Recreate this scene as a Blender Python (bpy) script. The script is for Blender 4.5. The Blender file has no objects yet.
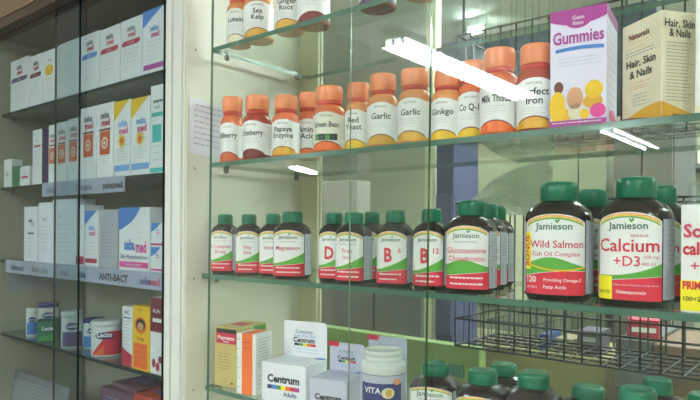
import bpy, math, random
from mathutils import Vector, Matrix
random.seed(4)
PI = math.pi
scn = bpy.context.scene
COL = scn.collection

# ------------------------------------------------------------------ camera
F_PX = 610.0; PSI = math.pi/2 - math.atan(740/610.0); ROLL = math.radians(.4)
V0 = 230.0; D = .675; CZ = 1.5
cam_d = bpy.data.cameras.new('camera'); cam = bpy.data.objects.new('camera', cam_d); COL.objects.link(cam)
cam_d.sensor_width = 36; cam_d.lens = F_PX*36/700; cam_d.shift_y = (V0-200)/700; cam_d.clip_start = .02
cam.location = (0, -D, CZ)
cam.rotation_euler = (Matrix.Rotation(PSI, 4, 'Z') @ Matrix.Rotation(PI/2, 4, 'X') @ Matrix.Rotation(ROLL, 4, 'Z')).to_euler()
scn.camera = cam

def ray(u, v):
    a = u-350; b = V0-v
    c, s = math.cos(ROLL), math.sin(ROLL)
    a, b = a*c-b*s, a*s+b*c
    dx = -math.sin(PSI)*F_PX + math.cos(PSI)*a
    dy = math.cos(PSI)*F_PX + math.sin(PSI)*a
    return Vector((dx, dy, b))/F_PX
def S(u, v, y):                     # point of the world plane y that a pixel looks at
    r = ray(u, v); t = (y+D)/r.y
    return Vector((0, -D, CZ)) + r*t
def A(u, v, d):                     # point at distance d along the view
    return Vector((0, -D, CZ)) + ray(u, v)*d

# ------------------------------------------------------------------ materials
def lin(c): return tuple(((x/255)/12.92 if x/255 <= .04045 else ((x/255+.055)/1.055)**2.4) for x in c)
MATS = {}
def mat(name, rgb=(200,200,200), rough=.5, metal=0, var=.06, scale=40, bump=0, trans=0, alpha=1, coat=0, emit=0, sss=0):
    if name in MATS: return MATS[name]
    m = bpy.data.materials.new(name); m.use_nodes = True; nt = m.node_tree; N = nt.nodes; L = nt.links
    b = N['Principled BSDF']; c = lin(rgb)
    b.inputs['Roughness'].default_value = rough; b.inputs['Metallic'].default_value = metal
    b.inputs['Transmission Weight'].default_value = trans; b.inputs['Alpha'].default_value = alpha
    b.inputs['Coat Weight'].default_value = coat
    tc = N.new('ShaderNodeTexCoord'); nz = N.new('ShaderNodeTexNoise'); nz.inputs['Scale'].default_value = scale
    nz.inputs['Detail'].default_value = 4
    L.new(tc.outputs['Object'], nz.inputs['Vector'])
    mx = N.new('ShaderNodeMix'); mx.data_type = 'RGBA'
    mx.inputs[6].default_value = tuple(max(0, x*(1-var)) for x in c)+(1,)
    mx.inputs[7].default_value = tuple(min(1, x*(1+var)) for x in c)+(1,)
    L.new(nz.outputs['Fac'], mx.inputs[0]); L.new(mx.outputs[2], b.inputs['Base Color'])
    if bump:
        bp = N.new('ShaderNodeBump'); bp.inputs['Strength'].default_value = bump; bp.inputs['Distance'].default_value = .002
        L.new(nz.outputs['Fac'], bp.inputs['Height']); L.new(bp.outputs[0], b.inputs['Normal'])
    if emit:
        b.inputs['Emission Color'].default_value = c+(1,); b.inputs['Emission Strength'].default_value = emit
    MATS[name] = m; return m
def glass(name, tint, haze, refl=1.0, hazecol=(200,205,200), rough=0.0):  # diffuse share: painted haze of light on panes, cloudiness on plastics
    m = bpy.data.materials.new(name); m.use_nodes = True; nt = m.node_tree; N = nt.nodes; L = nt.links; N.clear()
    out = N.new('ShaderNodeOutputMaterial'); tr = N.new('ShaderNodeBsdfTransparent'); gl = N.new('ShaderNodeBsdfGlossy')
    fr = N.new('ShaderNodeFresnel'); fr.inputs['IOR'].default_value = 1.5
    tr.inputs[0].default_value = tint+(1,); gl.inputs['Roughness'].default_value = rough
    gl.inputs[0].default_value = (refl, refl, refl, 1)
    df = N.new('ShaderNodeBsdfDiffuse'); df.inputs[0].default_value = lin(hazecol)+(1,)
    tc = N.new('ShaderNodeTexCoord'); mp = N.new('ShaderNodeMapping'); mp.inputs['Scale'].default_value = (9, 9, 2)
    nz = N.new('ShaderNodeTexNoise'); nz.inputs['Scale'].default_value = 1.2; nz.inputs['Detail'].default_value = 5
    ml = N.new('ShaderNodeMath'); ml.operation = 'MULTIPLY'; ml.inputs[1].default_value = haze*2
    L.new(tc.outputs['Object'], mp.inputs[0]); L.new(mp.outputs[0], nz.inputs['Vector']); L.new(nz.outputs['Fac'], ml.inputs[0])
    m1 = N.new('ShaderNodeMixShader'); L.new(ml.outputs[0], m1.inputs[0]); L.new(tr.outputs[0], m1.inputs[1]); L.new(df.outputs[0], m1.inputs[2])
    m2 = N.new('ShaderNodeMixShader'); ge = N.new('ShaderNodeNewGeometry'); om = N.new('ShaderNodeMath'); om.operation = 'SUBTRACT'; om.inputs[0].default_value = 1.0; L.new(ge.outputs['Backfacing'], om.inputs[1]); fm = N.new('ShaderNodeMath'); fm.operation = 'MULTIPLY'; L.new(om.outputs[0], fm.inputs[0]); L.new(fr.outputs[0], fm.inputs[1]); L.new(fm.outputs[0], m2.inputs[0]); L.new(m1.outputs[0], m2.inputs[1]); L.new(gl.outputs[0], m2.inputs[2])
    L.new(m2.outputs[0], out.inputs[0]); MATS[name] = m; return m
def wood(name, c1, c2, rough=.5):
    m = mat(name, c1, rough, var=0); nt = m.node_tree; N = nt.nodes; L = nt.links
    w = N.new('ShaderNodeTexNoise'); w.inputs['Scale'].default_value = 6; w.inputs['Detail'].default_value = 6
    mp = N.new('ShaderNodeMapping'); mp.inputs['Scale'].default_value = (1, 12, 12)
    tc = N.new('ShaderNodeTexCoord'); L.new(tc.outputs['Object'], mp.inputs[0]); L.new(mp.outputs[0], w.inputs['Vector'])
    mx = N.new('ShaderNodeMix'); mx.data_type = 'RGBA'; mx.inputs[6].default_value = lin(c1)+(1,); mx.inputs[7].default_value = lin(c2)+(1,)
    L.new(w.outputs['Fac'], mx.inputs[0]); L.new(mx.outputs[2], N['Principled BSDF'].inputs['Base Color']); return m
# solid colours by short key
def C(key):
    P = {'white': (238,238,234), 'cream': (226,224,208), 'paper': (236,236,240), 'gray': (120,122,130), 'ltgray': (185,188,194),
         'black': (30,28,30), 'red': (214,38,62), 'crimson': (190,32,70), 'pink': (226,70,150), 'magenta': (176,60,150),
         'blue': (70,130,205), 'skyblue': (120,170,225), 'navy': (40,45,120), 'purple': (105,80,130), 'green': (70,150,70),
         'hill': (90,170,60), 'orange': (240,110,40), 'sun': (214,96,52), 'yellow': (240,195,30), 'bright': (250,235,30), 'teal': (70,190,180),
         'brown': (120,60,50), 'gold': (196,178,112), 'tan': (234,224,194), 'lavender': (225,220,242), 'rainbow': (236,160,110),
         'inkred': (205,60,90), 'ink': (45,42,45), 'inkblue': (60,80,120), 'beans': (40,60,45), 'berry': (130,40,40), 'lip': (205,120,95),
         'capsule': (228,170,50), 'skin': (214,160,120), 'maroon': (120,30,40), 'dkgreen': (30,100,80), 'slipink': (172,168,190)}
    return mat('print_'+key, P[key], .42, var=.05, scale=60)
M_BROWN = mat('brown_bottle_plastic', (38,24,26), .22, var=.25, scale=30, coat=.4)
M_GCAP = mat('green_cap_plastic', (9,108,76), .3, var=.12, scale=60)
M_GCAPTOP = mat('green_cap_top', (16,122,90), .18, var=.1, scale=60)
M_OCAP = mat('orange_cap_plastic', (236,140,92), .38, var=.1, scale=70)
M_BAND = mat('red_safety_band', (200,66,48), .3, var=.15, scale=60)
M_AMBER = mat('amber_bottle_plastic', (216,112,72), .2, var=.3, scale=45, coat=.3)
M_AMBER2 = mat('dark_amber_bottle_plastic', (170,66,48), .2, var=.4, scale=45, coat=.3)
M_AMBER3 = mat('golden_amber_bottle_plastic', (220,142,84), .2, var=.45, scale=70, coat=.3)
M_WBOT = mat('white_bottle_plastic', (222,226,220), .35, var=.03)
M_CREAM = mat('cream_laminate', (212,211,192), .5, var=.06, scale=5, bump=.05)
M_CREAMD = mat('greenish_cream_paint', (205,205,172), .6, var=.05, scale=4)
M_FRAME = mat('white_gloss_paint', (214,216,208), .3, var=.03, scale=8)
M_EDGE = mat('green_glass_edge', (82,118,100), .15, var=.25, scale=25, coat=.5)
M_EDGED = mat('dark_glass_edge', (22,40,34), .15, var=.3, scale=25, coat=.5)
M_EDGEL = mat('light_green_glass_edge', (128,150,132), .2, var=.2, scale=25)
G_SHELF = glass('shelf_glass', (.87,.93,.89), .015)
G_SHELFL = glass('left_shelf_glass', (.52,.56,.53), .27, hazecol=(200,206,196))  # dense tint with a large pale diffuse share, for paler undersides
G_PANE = glass('pane_glass', (.975,.985,.978), .011, hazecol=(170,190,175))
G_PANE2 = glass('pane_glass_inner', (.98,.988,.982), .005, hazecol=(170,190,175))
G_PANEL = glass('shade_tint_pane_glass', (.90,.935,.945), .025, refl=.8, hazecol=(135,142,145))  # tint puts the left cabinet's lower light into the glass colour
G_BACK = glass('back_glass', (.94,.965,.945), .01, refl=.6)
M_WIRE = mat('dark_green_wire', (20,36,32), .35, var=.2)
M_METAL = mat('dull_metal', (130,130,122), .35, metal=.8)

# ------------------------------------------------------------------ mesh builder
class MB:
    def __init__(s): s.v = []; s.f = []; s.m = []; s.sm = []; s.mats = []
    def mi(s, m):
        if m not in s.mats: s.mats.append(m)
        return s.mats.index(m)
    def face(s, pts, m, smooth=False):
        n = len(s.v); s.v += [tuple(p) for p in pts]; s.f.append(tuple(range(n, n+len(pts)))); s.m.append(s.mi(m)); s.sm.append(smooth)
    def add(s, V, Fc, m, smooth=False):
        n = len(s.v); s.v += [tuple(p) for p in V]; k = s.mi(m)
        for f in Fc: s.f.append(tuple(i+n for i in f)); s.m.append(k); s.sm.append(smooth)
    def box(s, lo, hi, m, mats=None, bev=0):
        x0, y0, z0 = lo; x1, y1, z1 = hi
        if bev:
            b = bev; V = []; idx = {}
            def q(x, y, z):
                V.append((x, y, z)); return len(V)-1
            X = (x0, x1); Y = (y0, y1); Z = (z0, z1); c = {}
            for i in (0, 1):
                for j in (0, 1):
                    for k in (0, 1):
                        sx, sy, sz = (1-2*i), (1-2*j), (1-2*k)
                        c[i,j,k] = (q(X[i], Y[j]+sy*b, Z[k]+sz*b), q(X[i]+sx*b, Y[j], Z[k]+sz*b), q(X[i]+sx*b, Y[j]+sy*b, Z[k]))
            Fc = []
            for i in (0, 1): Fc.append([c[i,0,0][0], c[i,1,0][0], c[i,1,1][0], c[i,0,1][0]][::(-1 if i == 0 else 1)])
            for j in (0, 1): Fc.append([c[0,j,0][1], c[1,j,0][1], c[1,j,1][1], c[0,j,1][1]][::(1 if j == 0 else -1)])
            for k in (0, 1): Fc.append([c[0,0,k][2], c[1,0,k][2], c[1,1,k][2], c[0,1,k][2]][::(-1 if k == 0 else 1)])
            for i in (0, 1):
                for j in (0, 1): Fc.append([c[i,j,0][0], c[i,j,0][1], c[i,j,1][1], c[i,j,1][0]])
                for k in (0, 1): Fc.append([c[i,0,k][0], c[i,0,k][2], c[i,1,k][2], c[i,1,k][0]])
            for j in (0, 1):
                for k in (0, 1): Fc.append([c[0,j,k][1], c[0,j,k][2], c[1,j,k][2], c[1,j,k][1]])
            for key in c: Fc.append(list(c[key]))
            s.add(V, Fc, m); return
        V = [(x0,y0,z0),(x1,y0,z0),(x1,y1,z0),(x0,y1,z0),(x0,y0,z1),(x1,y0,z1),(x1,y1,z1),(x0,y1,z1)]
        Fc = [(0,1,5,4),(1,2,6,5),(2,3,7,6),(3,0,4,7),(4,5,6,7),(3,2,1,0)]     # front right back left top bottom
        for i, f in enumerate(Fc): s.add([V[k] for k in f], [(0,1,2,3)], (mats[i] if mats and mats[i] else m))
    def tube(s, pts, r, m, n=6, close=False):
        pts = [Vector(p) for p in pts]; rings = []
        for i, p in enumerate(pts):
            a = pts[max(0, i-1)]; b = pts[min(len(pts)-1, i+1)]
            d = (b-a).normalized(); up = Vector((0,0,1)) if abs(d.z) < .9 else Vector((1,0,0))
            e = d.cross(up).normalized(); g = d.cross(e)
            rings.append([p + (e*math.cos(t)+g*math.sin(t))*r for t in [2*PI*k/n for k in range(n)]])
        V = [q for R in rings for q in R]; Fc = []
        for i in range(len(rings)-1):
            for k in range(n): Fc.append((i*n+k, i*n+(k+1)%n, (i+1)*n+(k+1)%n, (i+1)*n+k))
        Fc.append(tuple(range(n))[::-1]); Fc.append(tuple((len(rings)-1)*n+k for k in range(n)))
        s.add(V, Fc, m, True)
    def lathe(s, prof, m, n=40, a=1, b=1, e=2, rib=0, cap=True, cx=0, cy=0, topm=None):
        # prof: (scale, z[, ribbed]); cross-section a superellipse a x b, exponent e
        V = []; Fc = []
        for p in prof:
            rb = len(p) > 2 and p[2]
            for k in range(n):
                t = 2*PI*k/n; x, y = sup(t, a, b, e)
                q = p[0]*(1 - (rib if (rb and k % 2) else 0))
                V.append((cx+x*q, cy+y*q, p[1]))
        for i in range(len(prof)-1):
            for k in range(n): Fc.append((i*n+k, i*n+(k+1)%n, (i+1)*n+(k+1)%n, (i+1)*n+k))
        s.add(V, Fc, m, True)
        if cap:
            s.add(V[:n], [tuple(range(n))[::-1]], m); s.add(V[-n:], [tuple(range(n))], topm or m)
    def build(s, name, parent=None, loc=None, rotz=None):
        me = bpy.data.meshes.new(name); me.from_pydata(s.v, [], s.f)
        for m in s.mats: me.materials.append(m)
        me.polygons.foreach_set('material_index', s.m); me.polygons.foreach_set('use_smooth', s.sm); me.update()
        o = bpy.data.objects.new(name, me); COL.objects.link(o)
        if parent: o.parent = parent
        if loc is not None: o.location = loc
        if rotz is not None: o.rotation_euler = (0, 0, rotz)
        return o
def sup(t, a, b, e):
    c, s_ = math.cos(t), math.sin(t)
    return (a*math.copysign(abs(c)**(2/e), c), b*math.copysign(abs(s_)**(2/e), s_))
def tag(o, label=None, cat=None, group=None, kind=None):
    if label: o['label'] = label
    if cat: o['category'] = cat
    if group: o['group'] = group
    if kind: o['kind'] = kind
    return o
def empty(name, loc, rz=0):
    o = bpy.data.objects.new(name, None); COL.objects.link(o); o.location = loc; o.rotation_euler = (0, 0, rz); o.empty_display_size = .02
    return o
def struct(name, mb): return tag(mb.build(name), kind='structure')

# text as flat triangles, cached
TXT = {}
def text_geo(st, bold=0.0):
    k = (st, bold)
    if k in TXT: return TXT[k]
    cu = bpy.data.curves.new('t', 'FONT'); cu.body = st; cu.size = 1; cu.resolution_u = 2; cu.offset = bold
    o = bpy.data.objects.new('t', cu); COL.objects.link(o); dg = bpy.context.evaluated_depsgraph_get(); dg.update()
    me = o.evaluated_get(dg).to_mesh(); V = [(v.co.x, v.co.y) for v in me.vertices]; Fc = [tuple(p.vertices) for p in me.polygons]
    o.evaluated_get(dg).to_mesh_clear(); bpy.data.objects.remove(o); bpy.data.curves.remove(cu)
    x0 = min(v[0] for v in V); x1 = max(v[0] for v in V); V = [(x-(x0+x1)/2, y) for x, y in V]
    TXT[k] = (V, Fc, x1-x0); return TXT[k]

# drawing on a surface: Fn(s, t, off) -> point
def d_text(mb, Fn, st, m, s, t, size=None, width=None, bold=.0, off=.0006, sq=1, slant=0, rot=0):
    V, Fc, w = text_geo(st, bold); k = size if size else width/w
    kx = k*sq if size else k
    if size and width and w*k > width: kx = width/w
    P = []
    for x, y in V:
        X, Y = (x+slant*y)*kx, y*k
        if rot: X, Y = X*math.cos(rot)-Y*math.sin(rot), X*math.sin(rot)+Y*math.cos(rot)
        P.append(Fn(s+X, t+Y, off))
    mb.add(P, Fc, m)
def d_band(mb, Fn, m, s0, s1, lo, hi, n=12, off=.0003):
    lo_ = lo if callable(lo) else (lambda s: lo); hi_ = hi if callable(hi) else (lambda s: hi)
    V = []
    for i in range(n+1):
        s = s0+(s1-s0)*i/n; V += [Fn(s, lo_(s), off), Fn(s, hi_(s), off)]
    mb.add(V, [(2*i, 2*i+2, 2*i+3, 2*i+1) for i in range(n)], m, n > 4)
def d_disc(mb, Fn, m, cx, cy, rx, ry, off=.0005, n=14):
    V = []
    for i in range(n+1):
        c, q = cx-rx*math.cos(PI*i/n), ry*math.sin(PI*i/n); V += [Fn(c, cy-q, off), Fn(c, cy+q, off)]
    mb.add(V, [(2*i, 2*i+2, 2*i+3, 2*i+1) for i in range(n)], m)
def d_poly(mb, Fn, m, pts, off=.0004): mb.add([Fn(x, y, off) for x, y in pts], [tuple(range(len(pts)))], m)
def d_lines(mb, Fn, m, s0, s1, t0, t1, n, th=.0006, off=.0004, seed=1):
    r = random.Random(seed)
    for i in range(n):
        t = t1-(t1-t0)*i/max(1, n-1); e = s1-(s1-s0)*r.random()*.3
        s = s0
        while s < e-.001:
            w = min(e-s, .002+.005*r.random()); d_band(mb, Fn, m, s, s+w, t, t+th, 1, off); s += w+.0009
def d_barcode(mb, Fn, s0, s1, t0, t1, off=.0005, horiz=True):
    r = random.Random(7)
    if horiz:
        t = t0
        while t < t1: w = .0005+.0011*r.random(); d_band(mb, Fn, C('ink'), s0, s1, t, t+w, 1, off); t += w+.0006+.0009*r.random()
    else:
        s = s0
        while s < s1: w = .0005+.0011*r.random(); d_band(mb, Fn, C('ink'), s, s+w, t0, t1, 1, off); s += w+.0006+.0009*r.random()

def wrapper(a, b, e, x0=0):         # arc-length wrap round a superellipse; s=0 at the front (-y)
    tab = []; n = 720; acc = 0; px, py = sup(-PI/2, a, b, e)
    for i in range(n+1):
        t = -PI/2 + PI*1.2*i/n; x, y = sup(t, a, b, e); acc += math.hypot(x-px, y-py); tab.append((acc, x, y)); px, py = x, y
    def Fn(s, z, off):
        q = abs(s); lo, hi = 0, n
        while hi-lo > 1:
            mid = (lo+hi)//2
            if tab[mid][0] <= q: lo = mid
            else: hi = mid
        A0, A1 = tab[lo], tab[hi]; k = (q-A0[0])/max(1e-9, A1[0]-A0[0])
        x = A0[1]+(A1[1]-A0[1])*k; y = A0[2]+(A1[2]-A0[2])*k
        dx, dy = A1[1]-A0[1], A1[2]-A0[2]; L_ = math.hypot(dx, dy) or 1; nx, ny = dy/L_, -dx/L_
        x += nx*off; y += ny*off
        return Vector((x if s >= 0 else -x, y, z))
    Fn.half = tab[-1][0]/1.2
    return Fn
def place(uL, uR, yf, wide=1.0):
    um = (uL+uR)/2; rL, rR, rm = ray(uL, 230), ray(uR, 230), ray(um, 230)
    ha = rL.angle(rR)/2; r = .02
    for _ in range(8):
        y = yf+r; p = S(um, 230, y); dist = math.hypot(p.x, p.y+D); r = dist*math.sin(ha)/wide
    return p, r
def facing(p, deg):                 # rotz so that the front points at the camera, turned deg to the left of it
    return math.atan2(p.x, -(p.y+D)+0)*0 + (math.atan2(-p.x, -(-(p.y+D)))*0) + math.atan2(0-p.x, (p.y+D)) - math.radians(deg)

# ------------------------------------------------------------------ brown bottles with green caps
def leaf_mark(mb, Fn, s, t, k):
    d_poly(mb, Fn, C('green'), [(s, t), (s-k*.5, t+k*.5), (s-k*.2, t+k*.9), (s, t+k*.4)], .0007)
    d_poly(mb, Fn, C('green'), [(s, t), (s, t+k*.4), (s+k*.25, t+k*1.0), (s+k*.5, t+k*.55)], .0007)
def brown_bottle(uL, uR, vtop, z, yf, face, title, label, group, style='std', sub=None, e=2.7, vL=None):
    p, r = place(uL, uR, yf, 1.03)
    H = S((uL+uR)/2, vtop, p.y).z - z
    root = empty('supplement_bottle', (p.x, p.y, z+.0003), facing(p, face)); tag(root, label, 'bottle', group)
    a = r; b = r*.92
    B = MB()
    B.lathe([(.9, 0), (.97, .006*H/.12), (1, .04*H), (1, .675*H), (.988, .705*H), (.945, .74*H), (.85, .775*H), (.71, .805*H), (.57, .828*H), (.50, .84*H), (.46, .87*H)], M_BROWN, 48, a, b, e)
    B.build('body', root)
    K = MB(); rc = r*.56
    K.lathe([(.97, .838*H), (1, .842*H, 1), (1, .955*H, 1), (.985, .968*H, 1), (.93, .985*H), (.86, .997*H), (.80, H)], M_GCAP, 72, rc, rc, 2, rib=.02, topm=M_GCAPTOP)
    K.build('cap', root)
    Lb = MB(); Fn = wrapper(a, b, e); hw = a*.93; t0, t1 = .055*H, .65*H
    arch = lambda s: t1 + .075*H*max(0, 1-(s/hw)**2)**.8
    side = Fn.half*.97
    # white wrap: front panel with arch, then side panels
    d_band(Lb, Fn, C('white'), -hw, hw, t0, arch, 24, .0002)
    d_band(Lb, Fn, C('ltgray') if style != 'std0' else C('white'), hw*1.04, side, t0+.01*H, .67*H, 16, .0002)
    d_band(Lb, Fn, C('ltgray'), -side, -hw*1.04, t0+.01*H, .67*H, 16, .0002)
    d_lines(Lb, Fn, C('gray'), hw*1.2, side*.9, .36*H, .66*H, 9, off=.0005)
    d_barcode(Lb, Fn, hw*1.2, hw*1.75, t0+.04*H, .3*H)
    # rainbow arc along the arch
    for i, cc in enumerate(('rainbow', 'yellow', 'hill')):
        o = .006+.013*i
        d_band(Lb, Fn, C(cc), -hw*.93, hw*.93, (lambda s, o=o: arch(s*1.03)-(o+.011)*H), (lambda s, o=o: arch(s*1.03)-o*H), 24, .0004)
    Lb_w = hw*1.25
    d_text(Lb, Fn, 'Jamieson', C('dkgreen'), 0, .595*H, width=hw*1.15, bold=.012)
    leaf_mark(Lb, Fn, hw*.12, .595*H+hw*.2, hw*.16)
    if style == 'salmon':
        red = lambda s: .245*H - .02*H*(s/hw) ** 2
    else:
        red = lambda s: .215*H + .0*s
    d_band(Lb, Fn, C('red'), -hw, hw, t0, (lambda s: red(s)+.05*H*((s/hw)*.5+.0)), 24, .0005)
    d_band(Lb, Fn, C('hill'), -hw*.98, hw*.99, (lambda s: red(s)+.05*H*(s/hw)*.5+.004*H), (lambda s: max(red(s)+.05*H*(s/hw)*.5+.004*H, .235*H+.16*H*max(0, (s/hw+.9)/1.9)**1.6) if style in ('std', 'vit') else (.24*H+.10*H*max(0, (s/hw+.6)/1.6)**2) if style == 'calcium' else .275*H+.09*H*math.exp(-((s+.1*hw)/hw)**2*1.5)), 24, .0004)
    if style == 'salmon':
        d_band(Lb, Fn, C('yellow'), -hw*.82, hw, (lambda s: .27*H-.05*H*max(0, 1-((s-.2*hw)/hw)**2)+.03*H), (lambda s: .283*H-.05*H*max(0, 1-((s-.2*hw)/hw)**2)+.03*H), 24, .0006)
    if style in ('salmon',):
        d_band(Lb, Fn, C('bright'), -hw, -hw*.74, .26*H, .57*H, 3, .0006)
        d_text(Lb, Fn, 'BONUS', C('red'), -hw*.80, .415*H, size=.078*H, bold=.03, off=.0008, rot=PI/2)
    if style == 'calcium':
        d_band(Lb, Fn, C('bright'), -hw, -hw*.45, t0, .235*H, 4, .0007)
        d_text(Lb, Fn, '100+20', C('ink'), -hw*.73, .1*H, width=hw*.42, bold=.01, off=.0009)
        d_text(Lb, Fn, 'REGULAR', C('inkred'), hw*.35, .535*H, width=hw*.5, bold=.005)
        d_text(Lb, Fn, 'Calcium', C('red'), 0, .425*H, width=hw*1.82, bold=.014)
        d_text(Lb, Fn, '+D3', C('red'), -hw*.02, .315*H, size=.11*H, bold=.006)
        d_text(Lb, Fn, '650 mg', C('inkred'), hw*.68, .375*H, width=hw*.4, off=.0007)
        d_text(Lb, Fn, '400 IU', C('inkred'), hw*.6, .32*H, width=hw*.4, off=.0007)
        d_text(Lb, Fn, 'Helps prevent & builds stronger bones', C('white'), hw*.25, .165*H, width=hw*1.3, off=.0008)
        d_text(Lb, Fn, 'Osteoporosis', C('white'), hw*.1, .105*H, width=hw*.85, bold=.02, off=.0008)
    elif style == 'salmon':
        d_text(Lb, Fn, 'Wild Salmon', C('inkred'), hw*.08, .445*H, width=hw*1.7, bold=.014)
        d_text(Lb, Fn, 'Fish Oil Complex', C('inkred'), hw*.08, .375*H, width=hw*1.5, bold=.006)
        d_text(Lb, Fn, '120', C('white'), -hw*.72, .155*H, size=.07*H, bold=.02, off=.0008)
        d_text(Lb, Fn, 'SOFTGELS', C('white'), -hw*.72, .105*H, width=hw*.42, off=.0008)
        d_text(Lb, Fn, 'Providing Omega-3', C('white'), hw*.28, .165*H, width=hw*1.15, bold=.01, off=.0008)
        d_text(Lb, Fn, 'Fatty Acids', C('white'), hw*.05, .105*H, width=hw*.7, bold=.01, off=.0008)
    elif style == 'vit':
        d_text(Lb, Fn, title, C('red'), -hw*.12 if sub else 0, .335*H, size=.25*H, bold=.03, sq=.8, off=.0007)
        if sub: d_text(Lb, Fn, sub, C('red'), hw*.55, .45*H, size=.09*H, bold=.01, off=.0007)
    else:
        d_text(Lb, Fn, title, C('inkred'), 0, .435*H, size=.085*H, width=hw*1.75, bold=.008, off=.0007)
        if sub: d_text(Lb, Fn, sub, C('inkred'), 0, .35*H, size=.08*H, width=hw*1.75, bold=.008, off=.0007)
    if style in ('std', 'vit', 'gluco'):
        d_lines(Lb, Fn, C('white'), -hw*.7, hw*.8, .1*H, .165*H, 2, th=.018*H, off=.0008)
        if style != 'vit': d_text(Lb, Fn, 'NATURAL SOURCES', C('gray'), 0, .545*H, width=hw*1.0, off=.0006)
    Lb.build('label', root)
    return root

# ------------------------------------------------------------------ amber bottles with orange caps
def amber_bottle(uL, uR, vtop, z, yf, face, lines, label, group, m=M_AMBER, fill='capsule', hb=None, wide=1.02, pic=None, ink='ink', back=0):
    p, r = place(uL, uR, yf, wide)
    H = hb or S((uL+uR)/2, vtop, p.y).z - z
    root = empty('supplement_bottle', (p.x, p.y, z+.0003), facing(p, face)); tag(root, label, 'bottle', group)
    B = MB()
    B.lathe([(.88, 0), (.98, .012*H), (1, .03*H), (1, .58*H), (.985, .62*H), (.93, .66*H), (.82, .695*H), (.72, .715*H), (.70, .76*H)], m, 48, r, r, 2)
    B.build('body', root)
    K = MB()
    K.lathe([(.74, .715*H), (.78, .72*H), (.78, .765*H), (.74, .775*H)], M_BAND, 48, r, r, 2, cap=False)
    K.build('safety_band', root)
    K = MB()
    K.lathe([(.80, .775*H), (.83, .785*H, 1), (.83, .95*H, 1), (.81, .985*H), (.76, H)], M_OCAP, 80, r, r, 2, rib=.025)
    K.build('cap', root)
    Lb = MB(); Fn = wrapper(r, r, 2); hs = PI*r*.9
    d_band(Lb, Fn, C(fill), -hs, hs, .03*H, .16*H, 40, .0001)
    d_band(Lb, Fn, C('cream') if pic == 'beans' else C('white'), -hs, hs, (lambda s: .075*H+.085*H*max(0, 1-(abs(s)/(r*1.05))**2)), (lambda s: .555*H+.04*H*max(0, 1-(s/(r*.9))**2)), 48, .0003)
    d_band(Lb, Fn, C('berry') if fill in ('berry',) else C('maroon'), -r*.95, r*.95, (lambda s: .068*H+.085*H*max(0, 1-(abs(s)/(r*1.05))**2)), (lambda s: .082*H+.085*H*max(0, 1-(abs(s)/(r*1.05))**2)), 24, .0005)
    d_text(Lb, Fn, 'Holland & Barrett' if False else 'NATURAL', C('brown'), 0, .52*H, width=r*.8, off=.0006)
    t = .40*H if len(lines) > 1 else .37*H
    for l in lines:
        d_text(Lb, Fn, l, C(ink), 0, t, size=.115*H, width=r*1.65, bold=.018, off=.0006); t -= .1*H
    if pic == 'beans':
        for i in range(12):
            d_disc(Lb, Fn, C('beans') if i % 3 else C('green'), -r*.62+r*1.2*(i % 6)/5, .2*H+.045*H*(i//6), r*.15, .028*H, .0007)
    else:
        d_lines(Lb, Fn, C('ltgray'), -r*.7, r*.6, t+.02*H-.03*H, t+.05*H, 3, off=.0006)
    d_lines(Lb, Fn, C('gray'), r*1.2, r*2.2, .2*H, .5*H, 8, off=.0006); d_lines(Lb, Fn, C('gray'), -r*2.2, -r*1.3, .2*H, .5*H, 8, off=.0006)
    Lb.build('label', root)
    return root

# ------------------------------------------------------------------ cartons
def frames(w, d, h):
    return {'front': lambda s, t, o: Vector((s, -o, t)),            # s from 0..w
            'right': lambda s, t, o: Vector((w+o, s, t)),
            'left': lambda s, t, o: Vector((-o, d-s, t)),
            'top': lambda s, t, o: Vector((s, t, h+o))}
def carton(name, w, d, h, loc, rotz, base, art, label, cat='box', group=None, parent=None):
    mb = MB(); mb.box((0, 0, 0), (w, d, h), base, bev=min(.0008, w*.04))
    fr = frames(w, d, h); art(mb, fr, w, d, h)
    # tuck-in flap seam on the lid
    T = fr['top']; d_band(mb, T, C('ltgray'), w*.03, w*.97, d*.04, d*.04+.0005, 1, .0003)
    o = mb.build(name, parent, loc, rotz)
    if not parent: tag(o, label, cat, group)
    return o
def box_at(uL, uR, vtop, z, yf, d, base, art, label, group=None, rot=0, name='product_box', cat='box', h=None):
    a = S(uL, 230, yf); r = ray(uR, 230); k = math.tan(rot)
    # right corner lies on the line through a turned by rot
    t = (a.y - a.x*k + D - 0)/(r.y - r.x*k) if rot else (yf+D)/r.y
    bx, by = r.x*t, r.y*t - D
    w = math.hypot(bx-a.x, by-a.y)
    h = h or S(uL, vtop, yf).z - z
    return carton(name, w, d, h, (a.x, a.y, z+.0003), rot, base, art, label, cat, group)

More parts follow.
